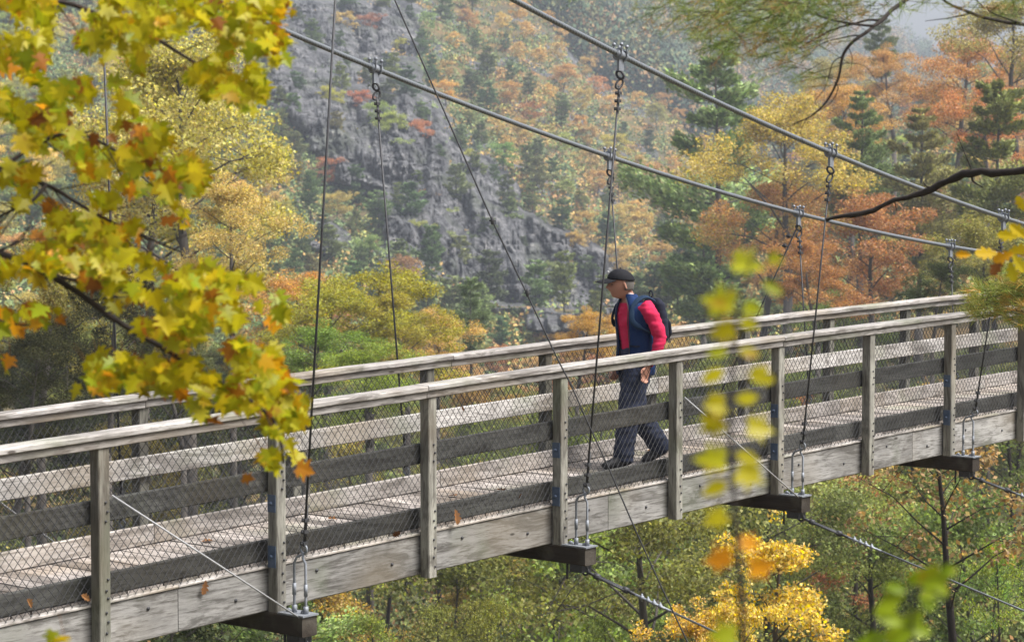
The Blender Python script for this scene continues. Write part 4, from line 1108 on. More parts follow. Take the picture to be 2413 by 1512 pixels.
# ------------------------------------------------------------------ sapling close to the lens: two ranks of leaves on a thin stem
sx = at(1745, 2300, 2.9); base = Vector((sx.x, 2.9, hz(sx.x, 2.9)))
sap = tag(empty('sapling', base), 'thin blurred sapling with paired yellow green leaves in front of the bridge', 'sapling')
stem = curve([base] + [at(x, y, 2.9) for x, y in ((1742, 1900), (1752, 1500), (1735, 1250), (1722, 1050), (1728, 850), (1745, 700), (1775, 600))], 4)
m = MB(); m.tube(rel(stem, sap), [.0062 - .005 * i / len(stem) for i in range(len(stem))], 6); m.build('stem', BARKD, sap)
LV = [(1690, 712, 46, .3), (1765, 625, 44, .4), (1822, 680, 30, .2), (1775, 730, 26, .3), (1700, 783, 36, .75), (1765, 765, 26, .6), (1690, 832, 30, .3), (1765, 832, 30, .6), (1680, 885, 36, .7), (1795, 893, 34, .7), (1760, 938, 32, .65), (1680, 955, 34, .7), (1675, 1003, 38, .7), (1795, 1010, 38, .7), (1670, 1083, 42, .5), (1762, 1078, 34, .7), (1685, 1150, 38, .7), (1770, 1125, 38, .7), (1683, 1225, 36, .7),
      (1770, 1280, 26, .95), (1690, 1318, 40, .95), (1800, 1335, 36, .9), (1830, 610, 20, .4), (1700, 1495, 40, .2)]
V, Fc, Vv = [], [], []; m = MB()
for x, y, s, v in LV:
    p = at(x, y, 2.9 + rm.uniform(-.12, .12)); sg = -1 if x < 1735 else 1
    # nearest stem point
    q = min(stem, key=lambda k_: abs(k_.z - p.z - .01)); sz = s * 1.8 / F * 2.9
    tip = Vector((sg, rm.uniform(-.3, .3), rm.uniform(-.55, .15))).normalized(); b0 = p - tip * sz * .5
    add_leaf(V, Fc, Vv, b0, tip, Vector((rm.uniform(-.3, .3), -1, rm.uniform(.2, .8))), sz, 'maple' if y < 660 or y > 1270 or rm.random() < .35 else 'oak' if rm.random() < .4 else 'plain', v, rm.uniform(.05, .3), rm)
    if y > 660 and rm.random() < .6: add_leaf(V, Fc, Vv, b0 + Vector((0, .004, .003)), (tip + Vector((0, 0, rm.uniform(-1, .6)))).normalized(), Vector((rm.uniform(-.4, .4), -1, .4)), sz * .85, 'plain', v, .2, rm)
    m.tube(rel([q, q.lerp(b0, .5) + Vector((0, 0, .004)), b0], sap), .0008, 4)
o = leaves_obj('crown', V, Fc, Vv, SAPL, sap, base); me = o.data; o.data = None if False else o.data; join_tubes(o, m)

# green bush sprig at the lower right
sx = at(2180, 2600, 3.1); base = Vector((sx.x, 3.1, hz(sx.x, 3.1)))
spg = tag(empty('sprig', base), 'blurred bright green leafy sprig at the bottom right corner', 'plant')
stem = curve([base, at(2190, 1900, 3.1), at(2165, 1600, 3.1), at(2150, 1450, 3.1), at(2190, 1340, 3.1)], 4)
m = MB(); m.tube(rel(stem, spg), [.003 - .002 * i / len(stem) for i in range(len(stem))], 6); V, Fc, Vv = [], [], []
for x, y, s in ((2105, 1405, 34), (2160, 1360, 26), (2205, 1365, 42), (2205, 1395, 34), (2095, 1455, 38), (2160, 1480, 42), (2120, 1500, 36), (2060, 1510, 36), (2185, 1420, 26), (2040, 1530, 30), (2240, 1345, 22)):
    p = at(x, y, 3.1 + rm.uniform(-.06, .06)); sz = s * 2 / F * 3.1; tip = Vector((rm.uniform(-1, 1), 0, rm.uniform(-.5, .5))).normalized(); b0 = p - tip * sz * .5
    add_leaf(V, Fc, Vv, b0, tip, Vector((0, -1, .5)), sz, 'plain', rm.random(), .2, rm); add_leaf(V, Fc, Vv, b0, tip + Vector((0, 0, .7)), Vector((.2, -1, .5)), sz * .8, 'plain', rm.random(), .2, rm)
    q = min(stem, key=lambda k_: (k_ - b0).length); m.tube(rel([q, b0], spg), .0008, 4)
m.build('stem', BARKD, spg); leaves_obj('crown', V, Fc, Vv, GREENL, spg, base)

# oak sprig at the right edge
base = Vector((at(2900, 560, 7.4).x, 7.4, hz(2.4, 7.4)))
oak = tag(empty('oak_sapling', base), 'oak with yellow and brown leaves reaching in at the right edge by the cables', 'tree')
tw = curve([base, base + Vector((0, 0, 2.4)), at(2700, 560, 7.4), at(2500, 600, 7.4), at(2380, 600, 7.4), at(2310, 600, 7.4)], 5)
m = MB(); m.tube(rel(tw, oak), [.02 - .018 * min(1, i / (len(tw) * .6)) for i in range(len(tw))], 6); m.build('trunk', BARKD, oak)
V, Fc, Vv = [], [], []
for x, y, tx, tz, s, v in ((2325, 597, -1, .0, .115, .45), (2375, 555, -1, .1, .10, .3), (2400, 545, -.6, .5, .10, .35), (2350, 628, -.5, -.8, .10, .98), (2385, 640, .2, -1, .10, .1), (2400, 620, .5, -.8, .10, .2), (2365, 605, -.8, -.3, .10, .6), (2400, 590, .6, .1, .11, .4), (2405, 480, -.4, .8, .08, .3), (2440, 600, .4, -.6, .1, .3), (2450, 560, .5, .4, .1, .5), (2270, 600, -1, .05, .07, .6), (2490, 640, 0, -1, .1, .3), (2520, 560, 0, 1, .1, .4)):
    s *= .72; p = at(x, y, 7.4 + rm.uniform(-.08, .08)); tip = Vector((tx, rm.uniform(-.2, .2), tz)).normalized()
    add_leaf(V, Fc, Vv, p - tip * s * .5, tip, Vector((rm.uniform(-.3, .3), -1, rm.uniform(.1, .6))), s, 'oak', v, rm.uniform(0, .5), rm)
leaves_obj('crown', V, Fc, Vv, OAKL, oak, base)

# ------------------------------------------------------------------ near pine whose boughs hang in at the upper right
base = Vector((4.6, 11.0, hz(4.6, 11.0)))
pn = tag(empty('pine_tree', base), 'near pine whose needle boughs and dead branch hang in at the top right', 'tree')
m = MB(); m.tube([(0, 0, -.3), (.05, 0, 4), (0, .05, 9)], [.2, .17, .12], 10); m.build('trunk', BARK, pn)
LB = [([(3300, 330, 11), (2800, 380, 11.2), (2500, 398, 11.5), (2413, 403, 11.6), (2290, 405, 11.8), (2200, 443, 12), (2110, 478, 12.1), (2030, 500, 12.2), (1955, 519, 12.3)], .026, .008),
      ([(3300, 60, 11), (2700, 70, 10.6), (2413, 55, 10.2), (2290, 28, 10), (2215, -5, 10), (2150, -60, 10)], .012, .004),
      ([(3300, -300, 11), (2700, -200, 10.4), (2300, -80, 10), (2140, 0, 9.8), (2080, 42, 9.7), (2030, 80, 9.6), (1990, 125, 9.6), (1975, 180, 9.6), (1940, 240, 9.6), (1900, 275, 9.6), (1865, 295, 9.6)], .013, .0025),
      ([(2080, 42, 9.7), (2010, 50, 9.7), (1930, 85, 9.8), (1860, 130, 9.9)], .006, .0015), ([(2060, 55, 9.6), (1960, 45, 9.6), (1850, 30, 9.6), (1720, 25, 9.6), (1620, 30, 9.6)], .006, .0015),
      ([(1985, 135, 9.6), (1960, 150, 9.6), (1945, 200, 9.6), (1920, 235, 9.6), (1935, 250, 9.6)], .003, .001), ([(1965, 190, 9.6), (1975, 205, 9.6), (1960, 235, 9.6), (1925, 262, 9.6)], .003, .001),
      ([(2030, 80, 9.6), (1990, 85, 9.65), (1940, 100, 9.7), (1880, 150, 9.7)], .004, .001), ([(2000, 112, 9.6), (2010, 140, 9.6), (2005, 170, 9.6)], .002, .0008),
      ([(2290, 28, 10), (2230, 40, 10), (2180, 50, 10)], .004, .001), ([(2413, 55, 10.2), (2330, 20, 10), (2290, -20, 10)], .005, .002), ([(1905, 272, 9.6), (1885, 310, 9.6), (1895, 345, 9.6)], .0022, .0008), ([(1975, 150, 9.6), (2040, 160, 9.6), (2070, 200, 9.6)], .002, .0008),
      ([(2290, 405, 11.8), (2290, 425, 11.8), (2312, 440, 11.8)], .007, .003), ([(2110, 478, 12.1), (2112, 492, 12.1), (2115, 505, 12.1)], .004, .002), ([(2290, 403, 11.8), (2275, 360, 11.8), (2250, 310, 11.8)], .004, .0012), ([(2195, 440, 12), (2185, 435, 12), (2180, 425, 12)], .006, .003)]
NT = []
for i, (q, r0, r1) in enumerate(LB):
    P = curve([at(x, y, Y) for x, y, Y in q], 5); n = len(P)
    P = [p + Vector((mn.noise(p * 4) * .05, 0, mn.noise(p * 4 + Vector((3, 3, 3))) * .06 + mn.noise(p * 13) * .015)) * (1 if i == 0 else .5 if r0 > .003 else .25) for p in P]
    m = MB(); m.tube(rel(P, pn), [r0 * (1 - k / (n - 1)) + r1 * (k / (n - 1)) + (.012 * abs(mn.noise(p * 11)) if i == 0 else 0) for k, p in enumerate(P)], 7)
    if i < 3: m.tube(rel([P[0], Vector((base.x, base.y, P[0].z - .4))], pn), [r0, r0 * 2], 7)
    m.build('limb', BARKD, pn)
# needle tufts: many thin needles
PN_MASS = [(1640, 20, 110, 45, 60), (1760, 30, 120, 60, 90), (1880, 40, 100, 60, 60), (1780, 95, 110, 45, 60), (1700, 80, 70, 40, 25), (1850, 120, 70, 60, 26), (1960, 20, 80, 35, 30), (1930, 90, 70, 50, 18), (1900, 170, 50, 40, 10), (2060, 10, 70, 25, 12), (1870, 20, 200, 30, 60), (2150, 5, 60, 20, 6), (2330, 20, 70, 30, 12), (2400, 10, 60, 40, 14), (1600, -60, 300, 60, 80), (2000, -60, 300, 50, 80), (1860, 170, 30, 60, 6)]
rsn = np.random.RandomState(77); cs, ds = [], []
tw = MB()
for cx, cy, rx, ry, n in PN_MASS:
    for _ in range(int(n * .62)):
        a = rm.random() * 2 * PI; q = math.sqrt(rm.random()); Y = rm.uniform(9.0, 10.3); p = at(cx + math.cos(a) * rx * q, cy + math.sin(a) * ry * q, Y)
        d = Vector((rm.gauss(-.7, .5), rm.gauss(0, .5), rm.gauss(-.25, .4))).normalized(); ln = rm.uniform(.06, .14)
        tw.tube(rel([p - d * ln * 1.2, p, p + d * ln * .4], pn), .0012, 3, cap=False)
        k_ = 34
        for s in np.linspace(-.6, 1, k_):
            w = d * .9 + Vector(rsn.normal(size=3)) * .62; cs.append(tuple(p + d * ln * float(s) * .8 - base)); ds.append(tuple(w.normalized()))
def needles(cs, ds, ln, wd, rs, mat, name):
    n = len(cs); C = np.array(cs); d = np.array(ds); r = rs.normal(size=(n, 3)); s = np.cross(d, r); s /= np.linalg.norm(s, axis=1)[:, None]
    l = (ln * rs.uniform(.7, 1.2, n))[:, None]; w = wd
    vv = np.stack([C - s * w, C + s * w, C + d * l], axis=1).reshape(-1, 3)
    me = bpy.data.meshes.new(name); me.vertices.add(3 * n); me.vertices.foreach_set('co', vv.ravel()); me.loops.add(3 * n); me.loops.foreach_set('vertex_index', np.arange(3 * n, dtype=np.int32))
    me.polygons.add(n); me.polygons.foreach_set('loop_start', np.arange(0, 3 * n, 3, dtype=np.int32)); me.polygons.foreach_set('loop_total', np.full(n, 3, dtype=np.int32))
    a = me.attributes.new('v', 'FLOAT', 'FACE'); a.data.foreach_set('value', np.repeat(rs.uniform(0, 1, n // 23 + 1), 23)[:n].astype(np.float32)); me.materials.append(mat); me.update(); return me
NEARN = rampleaf('pine_needles', [(0, (.10, .17, .03)), (.5, (.17, .24, .04)), (.76, (.26, .28, .05)), (.88, (.38, .24, .06)), (1, (.32, .16, .05))], .3, .04)
crown_with_twigs(needles(cs, ds, .062, .0012, rsn, NEARN, 'crown'), tw, pn)

# pine sprig covering the bridge's right end
base = Vector((at(2500, 900, 17).x + .3, 17.0, hz(4.6, 17.0)))
pp = tag(empty('pine_tree', base), 'young pine with yellowing needles covering the right end of the handrails', 'tree')
m = MB(); top = at(2520, 560, 17) - base; m.tube([(0, 0, -.2), top * .5, top], [.06, .045, .01], 7); m.build('trunk', BARKD, pp)
cs, ds = [], []; tw = MB()
for cx, cy, rx, ry, n in ((2350, 700, 55, 35, 46), (2400, 690, 50, 50, 50), (2330, 735, 40, 15, 16), (2420, 740, 50, 30, 30), (2310, 690, 25, 20, 10), (2480, 660, 70, 110, 90), (2390, 650, 40, 20, 14)):
    for _ in range(n):
        a = rm.random() * 2 * PI; q = math.sqrt(rm.random()); p = at(cx + math.cos(a) * rx * q, cy + math.sin(a) * ry * q, rm.uniform(16.6, 17.4))
        d = Vector((rm.gauss(-.6, .5), rm.gauss(0, .5), rm.gauss(.1, .4))).normalized(); tw.tube(rel([p - d * .12, p + d * .04], pp), .002, 3, cap=False)
        for s in np.linspace(-.6, 1, 40): w = d * .8 + Vector(rsn.normal(size=3)) * .6; cs.append(tuple(p + d * .09 * float(s) - base)); ds.append(tuple(w.normalized()))
for y in (640, 690, 730): tw.tube(rel([at(2520, y + 20, 17), at(2400, y, 17), at(2320, y + 8, 17)], pp), [.008, .004, .002], 5)
NEARP = rampleaf('young_pine_needles', [(0, (.18, .24, .04)), (.5, (.28, .32, .06)), (.75, (.42, .38, .08)), (.88, (.50, .30, .06)), (1, (.5, .25, .05))], .3, .03)
crown_with_twigs(needles(cs, ds, .09, .0022, rsn, NEARP, 'crown'), tw, pp)
# ------------------------------------------------------------------ the walking man, x forward, y his left, z up, standing on the deck
def loft(mb, secs, seg=20, mi=0, cap=True):
    """secs: (centre, axis a, axis b, ra, rb, squareness)"""
    vs = []; fs = []
    for c, a, b, ra, rb in secs:
        c, a, b = Vector(c), Vector(a).normalized(), Vector(b).normalized()
        for k in range(seg):
            q = 2 * PI * k / seg; vs.append(c + a * math.cos(q) * ra + b * math.sin(q) * rb)
    n = len(secs)
    for i in range(n - 1):
        for k in range(seg):
            k2 = (k + 1) % seg; fs.append((i * seg + k, i * seg + k2, (i + 1) * seg + k2, (i + 1) * seg + k))
    if cap: fs += [tuple(range(seg))[::-1], tuple((n - 1) * seg + k for k in range(seg))]
    mb.add(vs, fs, mi, True)
def remesh(mb, vox, name, mat, smooth=4, post=None):
    me = mb.mesh('tmp', mat); o = bpy.data.objects.new('tmp', me); col.objects.link(o)
    r = o.modifiers.new('r', 'REMESH'); r.mode = 'VOXEL'; r.voxel_size = vox; r.use_smooth_shade = True
    s = o.modifiers.new('s', 'SMOOTH'); s.iterations = smooth; s.factor = .5
    dg = bpy.context.evaluated_depsgraph_get(); dg.update(); ev = o.evaluated_get(dg); out = bpy.data.meshes.new_from_object(ev)
    bpy.data.objects.remove(o); bpy.data.meshes.remove(me); out.name = name
    out.materials.clear(); out.materials.append(mat)
    if post: post(out)
    out.polygons.foreach_set('use_smooth', [True] * len(out.polygons)); out.update(); return out
def sol(name, base, var=.2, rough=.85, sc_=30, bstr=.3, folds=None):
    k = N(name); n1 = k.noise(k.coord((1, 1, 1), False), sc_, 4); n2 = k.noise(k.coord((1, 1, .35), False), 7, 3)
    c = k.mix(n2, tuple(x * (1 - var) for x in base), tuple(min(1, x * (1 + var)) for x in base)); k.bsdf(c, rough, k.math('ADD', k.math('MULTIPLY', n2, 2), k.math('MULTIPLY', n1, .3)), bstr, .02, spec=.2); return k.m
SKIN = sol('skin', (.36, .18, .125), .12, .6, 60, .1); SHIRT = sol('crimson_shirt', (.50, .018, .07), .15); VEST = sol('blue_vest', (.007, .024, .085), .35); VDK = sol('dark_vest_lining', (.012, .015, .03), .2)
TROU = sol('navy_trousers', (.028, .034, .060), .3); CAPM = sol('black_cap', (.010, .010, .013), .2); HAIR = sol('grey_hair', (.11, .10, .09), .3, .8, 150); SHOE = sol('dark_shoe', (.02, .02, .022), .2, .6); PACK = sol('dark_navy_pack', (.012, .014, .026), .3); STRAP = sol('teal_strap', (.010, .026, .055), .2); COLL = sol('pale_collar', (.40, .32, .30), .1)
tm = 4.23; xm = tm * L; man_p = bw(xm, WT / 2 - .02, zr(xm) - 1.07 + .004)
man = tag(empty('person', man_p, UA + PI - .38), 'person walking left on the bridge in black cap, blue vest and crimson sleeves', 'person')
X_, Y_, Z_ = (1, 0, 0), (0, 1, 0), (0, 0, 1)
def limb(mb, pts, rad, seg=14, sq=1.0):
    pts = [Vector(p) for p in pts]; secs = []
    for i, p in enumerate(pts):
        t = (pts[min(i + 1, len(pts) - 1)] - pts[max(0, i - 1)]).normalized(); a = t.cross(Vector(Y_)); a = a.normalized() if a.length > .1 else Vector(X_)
        b = a.cross(t); r = rad[i]; r = r if isinstance(r, tuple) else (r, r); secs.append((p, a, b, r[0], r[1]))
    loft(mb, secs, seg)
HC = Vector((.150, 0, 1.585)); YAW = math.radians(-20); TILT = math.radians(3)
def headpt(v):   # head frame to body frame: nod forward
    v = Matrix.Rotation(YAW, 3, 'Z') @ Matrix.Rotation(TILT, 3, 'Y') @ Vector(v); return HC + v * 1.08
b = MB()
# torso
TS = [(.0, 0, .86, .115, .165), (.0, 0, .95, .12, .165), (.0, 0, 1.05, .11, .148), (.015, 0, 1.15, .115, .155), (.03, 0, 1.26, .12, .17), (.035, 0, 1.35, .11, .175), (.045, 0, 1.42, .085, .14), (.065, 0, 1.46, .06, .075)]
loft(b, [((x, y, z), X_, Y_, ra, rb) for x, y, z, ra, rb in TS])
limb(b, [(.06, 0, 1.43), (.085, 0, 1.48), (.13, 0, 1.56)], [.062, .056, .055])
# head: a shaped spheroid
hv, hf = [], []; SG, RG = 36, 28
for i in range(RG + 1):
    th = PI * i / RG
    for k in range(SG):
        q = 2 * PI * k / SG; x, y, z = math.sin(th) * math.cos(q), math.sin(th) * math.sin(q), math.cos(th)
        X, Y, Z = x * .098, y * .077, z * .118   # half axes of the skull
        if Z < 0: f_ = -Z / .118; Y *= 1 - .22 * f_; X += .012 * f_ * (x > 0); X *= 1 - .1 * f_ * (x < 0)
        fr = max(0, x) ** 6
        dz = lambda c_, w: math.exp(-((Z - c_) / w) ** 2); dy = lambda w: math.exp(-(Y / w) ** 2)
        if x > 0:
            X += .026 * dz(-.026, .016) * dy(.013) + .016 * dz(-.008, .02) * dy(.010)       # nose
            X += .008 * dz(.022, .012) * math.exp(-(Y / .04) ** 4)                            # brow
            for ye in (-.03, .03): X -= .012 * dz(.002, .012) * math.exp(-((Y - ye) / .014) ** 2)
            X += .007 * dz(-.056, .006) * dy(.024) + .007 * dz(-.070, .006) * dy(.02) - .004 * dz(-.063, .004) * dy(.024) # lips
            X += .014 * dz(-.098, .016) * dy(.022)                                               # chin
        hv.append(headpt((X, Y, Z)))
for i in range(RG):
    for k in range(SG): k2 = (k + 1) % SG; hf.append((i * SG + k, (i + 1) * SG + k, (i + 1) * SG + k2, i * SG + k2))
b.add(hv, hf, 0, True)
for s in (-1, 1):
    for q in range(5): b.sphere(headpt((-.008 - .004 * q, s * (.078 + .002 * q), .018 - .013 * q)), (.012, .007, .011))
# arms: his left one hangs a little back, the right one swings forward
ARM = {1: [(.02, .19, 1.395), (-.04, .24, 1.27), (-.085, .262, 1.13), (-.045, .27, 1.0), (.035, .255, .88)], -1: [(.02, -.18, 1.39), (-.03, -.21, 1.26), (-.055, -.225, 1.12), (-.02, -.22, .99), (.05, -.20, .87)]}
for s in (1, -1):
    limb(b, ARM[s], [.05, .046, .040, .034, .026])
    w = Vector(ARM[s][-1]); d = (w - Vector(ARM[s][-2])).normalized(); d = (d + Vector((0, 0, -.8))).normalized() if s == 1 else (d + Vector((0, 0, -.3))).normalized()
    side_ = Vector((1, 0, 0)); side_ = (side_ - d * side_.dot(d)).normalized(); pn_ = d.cross(side_)
    loft(b, [(w, side_, pn_, .026, .018), (w + d * .03, side_, pn_, .036, .017), (w + d * .07, side_, pn_, .042, .015), (w + d * .095, side_, pn_, .038, .012)], 12)
    for i, (o_, ln) in enumerate(((.030, .072), (.010, .080), (-.010, .075), (-.029, .060))):
        p0 = w + d * .088 + side_ * o_; inw = pn_ * (-s) ; c1 = (d + inw * .35).normalized(); c2 = (d * .7 + inw * .8).normalized(); c3 = (d * .25 + inw).normalized()
        p1 = p0 + c1 * ln * .45; p2 = p1 + c2 * ln * .32; p3 = p2 + c3 * ln * .25; limb(b, [p0 - d * .015, p0, p1, p2, p3], [.0095, .0095, .009, .008, .0065], 8)
    p0 = w + d * .03 + side_ * .030; inw = pn_ * (-s); limb(b, [p0, p0 + (side_ * .7 + d * .6 + inw * .3).normalized() * .035, p0 + (side_ * .7 + d * .6 + inw * .3).normalized() * .035 + (d + inw * .5).normalized() * .03], [.013, .011, .008], 8)
# legs: left one forward and planted, right one trailing on its toes
LEG = {1: [(.0, .09, .90), (.08, .095, .68), (.13, .10, .49), (.165, .10, .28), (.185, .10, .09)], -1: [(.0, -.09, .90), (-.02, -.095, .70), (-.06, -.10, .49), (-.19, -.10, .30), (-.32, -.10, .14)]}
for s in (1, -1): limb(b, LEG[s], [.088, .072, .055, .05, .037], 14)
FT = {1: ((.165, .10, .055), (.37, .115, .03)), -1: ((-.33, -.10, .10), (-.16, -.11, .03))}
for s in (1, -1):
    a, c = Vector(FT[s][0]), Vector(FT[s][1]); limb(b, [a - (c - a) * .18, a, a.lerp(c, .5), c], [(.035, .035), (.04, .038), (.035, .042), (.02, .036)])
body = remesh(b, .0055, 'body', SKIN, 3); link('body', body, man)
m = MB()
for s in (-1, 1): m.sphere(headpt((.076, s * .03, .002)), .0115)
m.build('eyes', sol('eye', (.06, .05, .045), .1, .3), man)
# shirt
m = MB()
loft(m, [((x, y, z), X_, Y_, ra + .012, rb + .012) for x, y, z, ra, rb in TS if z < 1.45])
for s in (1, -1):
    A_ = [Vector(p) for p in ARM[s]]; e = A_[-1] - (A_[-1] - A_[-2]).normalized() * .01
    pts_ = [A_[0] + Vector((0, -s * .03, .01)), A_[0].lerp(A_[1], .5), A_[1], A_[1].lerp(A_[2], .5), A_[2], A_[2].lerp(A_[3], .5), A_[3], A_[3].lerp(e, .6), e]
    limb(m, pts_, [.070, .071, .066, .060, .058, .052, .050, .044, .036])
def wr(amp, f_, seed):
    def g(me):
        for v in me.vertices:
            p = v.co; n_ = mn.noise(Vector((p.x * f_ + seed, p.y * f_, p.z * f_ * .7))) * amp + mn.noise(Vector((p.x * f_ * .6, p.y * f_ * .6 + seed, p.z * f_ * 2.6))) * amp * .8
            v.co = p + v.normal * n_
    return g
link('shirt', remesh(m, .009, 'shirt', SHIRT, 3, wr(.010, 14, 2)), man)
# collar
m = MB(); loft(m, [((.055, 0, 1.44), (1, 0, .25), Y_, .078, .088), ((.075, 0, 1.475), (1, 0, .3), Y_, .068, .072), ((.085, 0, 1.505), (1, 0, .35), Y_, .066, .066)], 20, cap=False); o = m.build('shirt_collar', COLL, man)
sm = o.modifiers.new('s', 'SOLIDIFY'); sm.thickness = .006
# vest: an open shell round the torso
VS = [(-.005, .79, .150, .195), (-.005, .86, .155, .200), (.0, .95, .155, .195), (.0, 1.05, .150, .185), (.012, 1.15, .150, .188), (.028, 1.26, .150, .200), (.035, 1.33, .140, .208), (.04, 1.385, .125, .195), (.055, 1.43, .098, .140), (.07, 1.465, .078, .092), (.08, 1.50, .072, .078)]
m = MB(); m2 = MB(); SEG = 44
for mm, a0, a1 in ((m, 34, 200), (m2, -200, -15)):
    vs = []; n = 26
    for (xc, z, ra, rb) in VS:
        for k in range(n):
            q = math.radians(a0 + (a1 - a0) * k / (n - 1)); w = 1 + .05 * mn.noise(Vector((q * 2.2, z * 6, 3))) + (.12 * max(0, (1.0 - z)) if abs(q) < 1.2 else 0)
            open_ = 1 + (.18 * max(0, 1.15 - z) if abs(math.degrees(q)) < 50 or abs(math.degrees(q)) > 310 else 0)
            vs.append((xc + math.cos(q) * ra * w * open_, math.sin(q) * rb * w, z))
    fs = [(j * n + i, j * n + i + 1, (j + 1) * n + i + 1, (j + 1) * n + i) for j in range(len(VS) - 1) for i in range(n - 1)]
    mm.add(vs, fs, 0, True)
for mm, mat in ((m, VEST), (m2, VEST)):
    o = mm.build('vest_panel', [mat, VDK], man); s_ = o.modifiers.new('s', 'SOLIDIFY'); s_.thickness = .014; s_.offset = -1; s_.material_offset = 1; ss = o.modifiers.new('u', 'SUBSURF'); ss.levels = ss.render_levels = 1
for a_ in (34, -15):      # zip tapes along the opening
    m = MB(); m.tube([(xc + math.cos(math.radians(a_)) * (ra + .004) * (1 + .18 * max(0, 1.15 - z)), math.sin(math.radians(a_)) * rb * 1.02, z) for (xc, z, ra, rb) in VS[1:-1]], .0035, 5); m.build('zip', DARK, man)
m = MB()
for k_ in range(7):
    q = math.radians(38 + 4 * k_); m.box((.0 + math.cos(q) * .157) - .004, (.0 + math.cos(q) * .157) + .004, math.sin(q) * .195 - .009, math.sin(q) * .195 + .009, 1.045, 1.058)
m.build('pocket_flap', VDK, man)
# trousers
m = MB(); loft(m, [((0, 0, 1.03), X_, Y_, .128, .160), ((0, 0, .95), X_, Y_, .138, .178), ((.0, 0, .86), X_, Y_, .135, .182), ((.0, 0, .80), X_, Y_, .11, .16)])
for s in (1, -1):
    A_ = [Vector(p) for p in LEG[s]]; pts_ = [A_[0] + Vector((0, 0, .0)), A_[0].lerp(A_[1], .5), A_[1], A_[1].lerp(A_[2], .5), A_[2], A_[2].lerp(A_[3], .5), A_[3], A_[3].lerp(A_[4], .6), A_[4] + (A_[4] - A_[3]).normalized() * .035]
    limb(m, pts_, [(.122, .105), (.124, .108), (.115, .104), (.107, .098), (.102, .094), (.098, .092), (.096, .09), (.094, .088), (.096, .088)])
link('trousers', remesh(m, .010, 'trousers', TROU, 4, wr(.013, 11, 9)), man)
for s in (1, -1):
    a, c = Vector(FT[s][0]), Vector(FT[s][1]); m = MB(); limb(m, [a - (c - a) * .28 + Vector((0, 0, .01)), a + Vector((0, 0, .02)), a.lerp(c, .5) + Vector((0, 0, .01)), c, c + (c - a) * .12], [(.045, .044), (.06, .048), (.05, .052), (.034, .047), (.02, .03)])
    link('shoe', remesh(m, .008, 'shoe', SHOE, 2), man)
# hair and cap
m = MB(); hvv = []; SGh = 28; RGh = 12
for i in range(RGh + 1):
    th = math.radians(80 + 34 * i / RGh)
    for k in range(SGh):
        q = math.radians(98 + 164 * k / (SGh - 1)); hvv.append(headpt((math.sin(th) * math.cos(q) * .104, math.sin(th) * math.sin(q) * .0815, math.cos(th) * .124)))
m.add(hvv, [(i * SGh + k, (i + 1) * SGh + k, (i + 1) * SGh + k + 1, i * SGh + k + 1) for i in range(RGh) for k in range(SGh - 1)], 0, True)
o = m.build('hair', HAIR, man); s_ = o.modifiers.new('s', 'SOLIDIFY'); s_.thickness = .008
m = MB(); cv = []; S2 = 32; R2 = 12
for i in range(R2 + 1):
    th = math.radians(2 + 83 * i / R2)
    for k in range(S2):
        q = 2 * PI * k / S2; x = math.sin(th) * math.cos(q) * .112; y = math.sin(th) * math.sin(q) * .090; z = .022 + math.cos(th) * .098 + (.014 if x > 0 else 0) * (x / .112) - (.012 * max(0, -x / .11))
        cv.append(headpt((x, y, z)))
m.add(cv, [(i * S2 + k, (i + 1) * S2 + k, (i + 1) * S2 + (k + 1) % S2, i * S2 + (k + 1) % S2) for i in range(R2) for k in range(S2)] + [tuple(range(S2))], 0, True)
m.sphere(headpt((.0, 0, .123)), .007)
bv = []; n1, n2_ = 15, 7
for j in range(n2_):
    for i in range(n1):
        a = math.radians(-62 + 124 * i / (n1 - 1)); f_ = j / (n2_ - 1); r0x, r0y = .108, .088; ex = f_ * .105 * math.cos(a * .9) ** .6
        bv.append(headpt((math.cos(a) * r0x + ex, math.sin(a) * r0y * (1 + .03 * f_), .046 - .020 * f_ - .022 * math.sin(a) ** 2)))
m.add(bv, [(j * n1 + i, j * n1 + i + 1, (j + 1) * n1 + i + 1, (j + 1) * n1 + i) for j in range(n2_ - 1) for i in range(n1 - 1)], 0, True)
o = m.build('cap', CAPM, man); s_ = o.modifiers.new('s', 'SOLIDIFY'); s_.thickness = .004
m = MB(); m.sphere(headpt((.104, .012, .10)), (.010, .016, .010)); m.build('cap_badge', sol('pale_badge', (.4, .4, .4)), man)
# backpack: rests on his back
bp = tag(empty('backpack', man_p, UA + PI - .38), 'dark navy backpack worn on the back of the walking man', 'backpack')
m = MB(); loft(m, [((-.20, 0, 1.07), X_, Y_, .05, .11), ((-.215, 0, 1.10), X_, Y_, .085, .145), ((-.205, 0, 1.2), X_, Y_, .09, .15), ((-.195, 0, 1.32), X_, Y_, .082, .145), ((-.18, 0, 1.41), X_, Y_, .075, .13), ((-.165, 0, 1.46), X_, Y_, .04, .09)], 24)
link('pack_body', remesh(m, .010, 'pack_body', PACK, 4, wr(.006, 12, 4)), bp)
m = MB(); loft(m, [((-.28, 0, 1.10), X_, Y_, .03, .09), ((-.29, 0, 1.15), X_, Y_, .035, .115), ((-.285, 0, 1.24), X_, Y_, .03, .11), ((-.27, 0, 1.28), X_, Y_, .02, .08)], 18); link('front_pocket', remesh(m, .009, 'front_pocket', PACK, 3), bp)
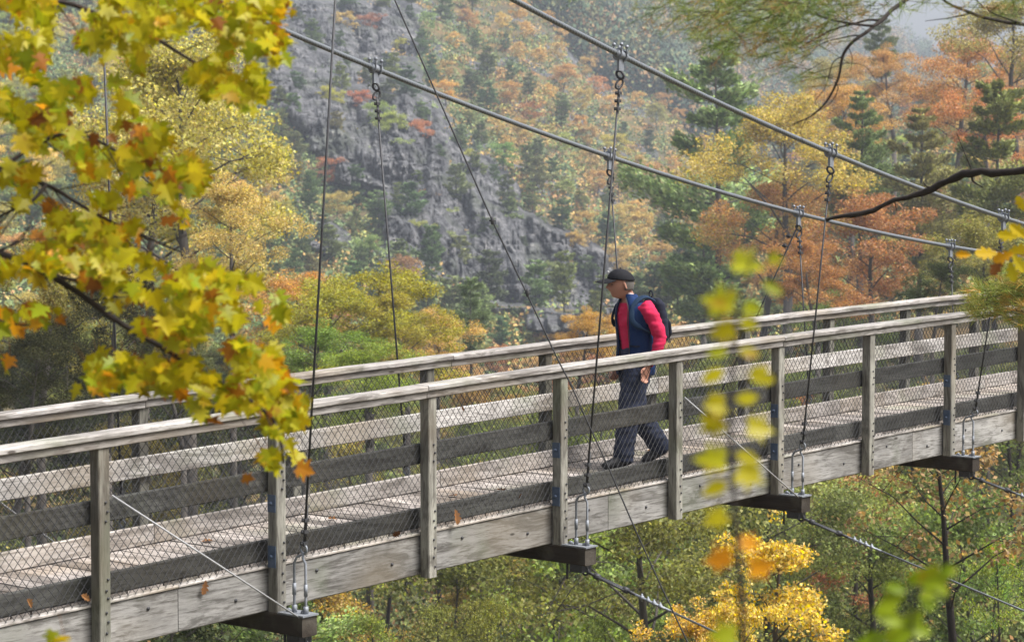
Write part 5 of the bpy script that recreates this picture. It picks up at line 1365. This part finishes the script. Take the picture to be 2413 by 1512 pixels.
for s in (1, -1):
    m = MB(); pts_ = curve([Vector(p) for p in ((-.12, s * .10, 1.43), (-.02, s * .125, 1.468), (.07, s * .132, 1.435), (.125, s * .140, 1.35), (.130, s * .165, 1.26), (.05, s * .205, 1.20), (-.08, s * .18, 1.15), (-.18, s * .13, 1.12))], 5)
    secs = []
    for i, p in enumerate(pts_):
        t = (pts_[min(i + 1, len(pts_) - 1)] - pts_[max(0, i - 1)]).normalized(); o_ = Vector((p.x - .02, p.y, 0)); o_.z = .3 if p.z > 1.40 else 0; o_ = (o_ - t * o_.dot(t)).normalized(); secs.append((p + o_ * .008, o_, t.cross(o_), .008, .026 if i < len(pts_) * .65 else .012))
    loft(m, secs, 10); m.build('shoulder_strap', STRAP, bp)
m = MB(); m.torus((-.15, 0, 1.49), .028, .006, (0, 0, 1) if False else (1, 0, 0), 12); m.build('grab_handle', PACK, bp)
# ------------------------------------------------------------------ light, sky, air
w = bpy.data.worlds.new("World"); sc.world = w; w.use_nodes = True; nt = w.node_tree; bg = nt.nodes['Background']
sk = nt.nodes.new('ShaderNodeTexSky'); sk.sky_type = 'NISHITA'; sk.sun_disc = False; SE, SR = math.radians(58), math.radians(105)
sk.sun_elevation = SE; sk.sun_rotation = SR; sk.air_density = 1.0; sk.dust_density = 6.0; sk.ozone_density = 1.0
hs = nt.nodes.new('ShaderNodeHueSaturation'); hs.inputs['Saturation'].default_value = .38; nt.links.new(sk.outputs[0], hs.inputs['Color']); nt.links.new(hs.outputs[0], bg.inputs[0]); bg.inputs[1].default_value = .095
sl = bpy.data.lights.new('sun', 'SUN'); sl.energy = 3.1; sl.angle = math.radians(24); sl.color = (1, .98, .95)
so = bpy.data.objects.new('sun', sl); col.objects.link(so)
sd = Vector((math.sin(SR) * math.cos(SE), math.cos(SR) * math.cos(SE), math.sin(SE)))   # towards the sun
so.rotation_euler = sd.to_track_quat('Z', 'Y').to_euler(); so.location = (0, 0, 60)
HZ = True; EXPO = 1.15
if HZ:
    zmin = min(v[2] for v in vs_all) - 1.0; zmax = 260
    m = MB(); m.box(-1100, 1100, -60, 1680, zmin, zmax); k = N('haze'); k.out.inputs['Surface']
    pv = k.n('ShaderNodeVolumePrincipled'); pv.inputs['Color'].default_value = (.80, .87, 1.0, 1); pv.inputs['Density'].default_value = .00038; pv.inputs['Anisotropy'].default_value = 0
    k.l(pv.outputs[0], k.out.inputs['Volume']); hzb = m.build('haze', k.m); tag(hzb, 'pale blue autumn haze filling the gorge', 'haze', kind='stuff')
sc.view_settings.view_transform = 'Standard'; sc.view_settings.look = 'None'; sc.view_settings.gamma = 1; sc.view_settings.exposure = EXPO
sc.render.engine = 'CYCLES'
cy = sc.cycles; cy.max_bounces = 5; cy.diffuse_bounces = 2; cy.glossy_bounces = 2; cy.transmission_bounces = 3; cy.volume_bounces = 0; cy.transparent_max_bounces = 4
cy.use_denoising = True; cy.sample_clamp_indirect = 6
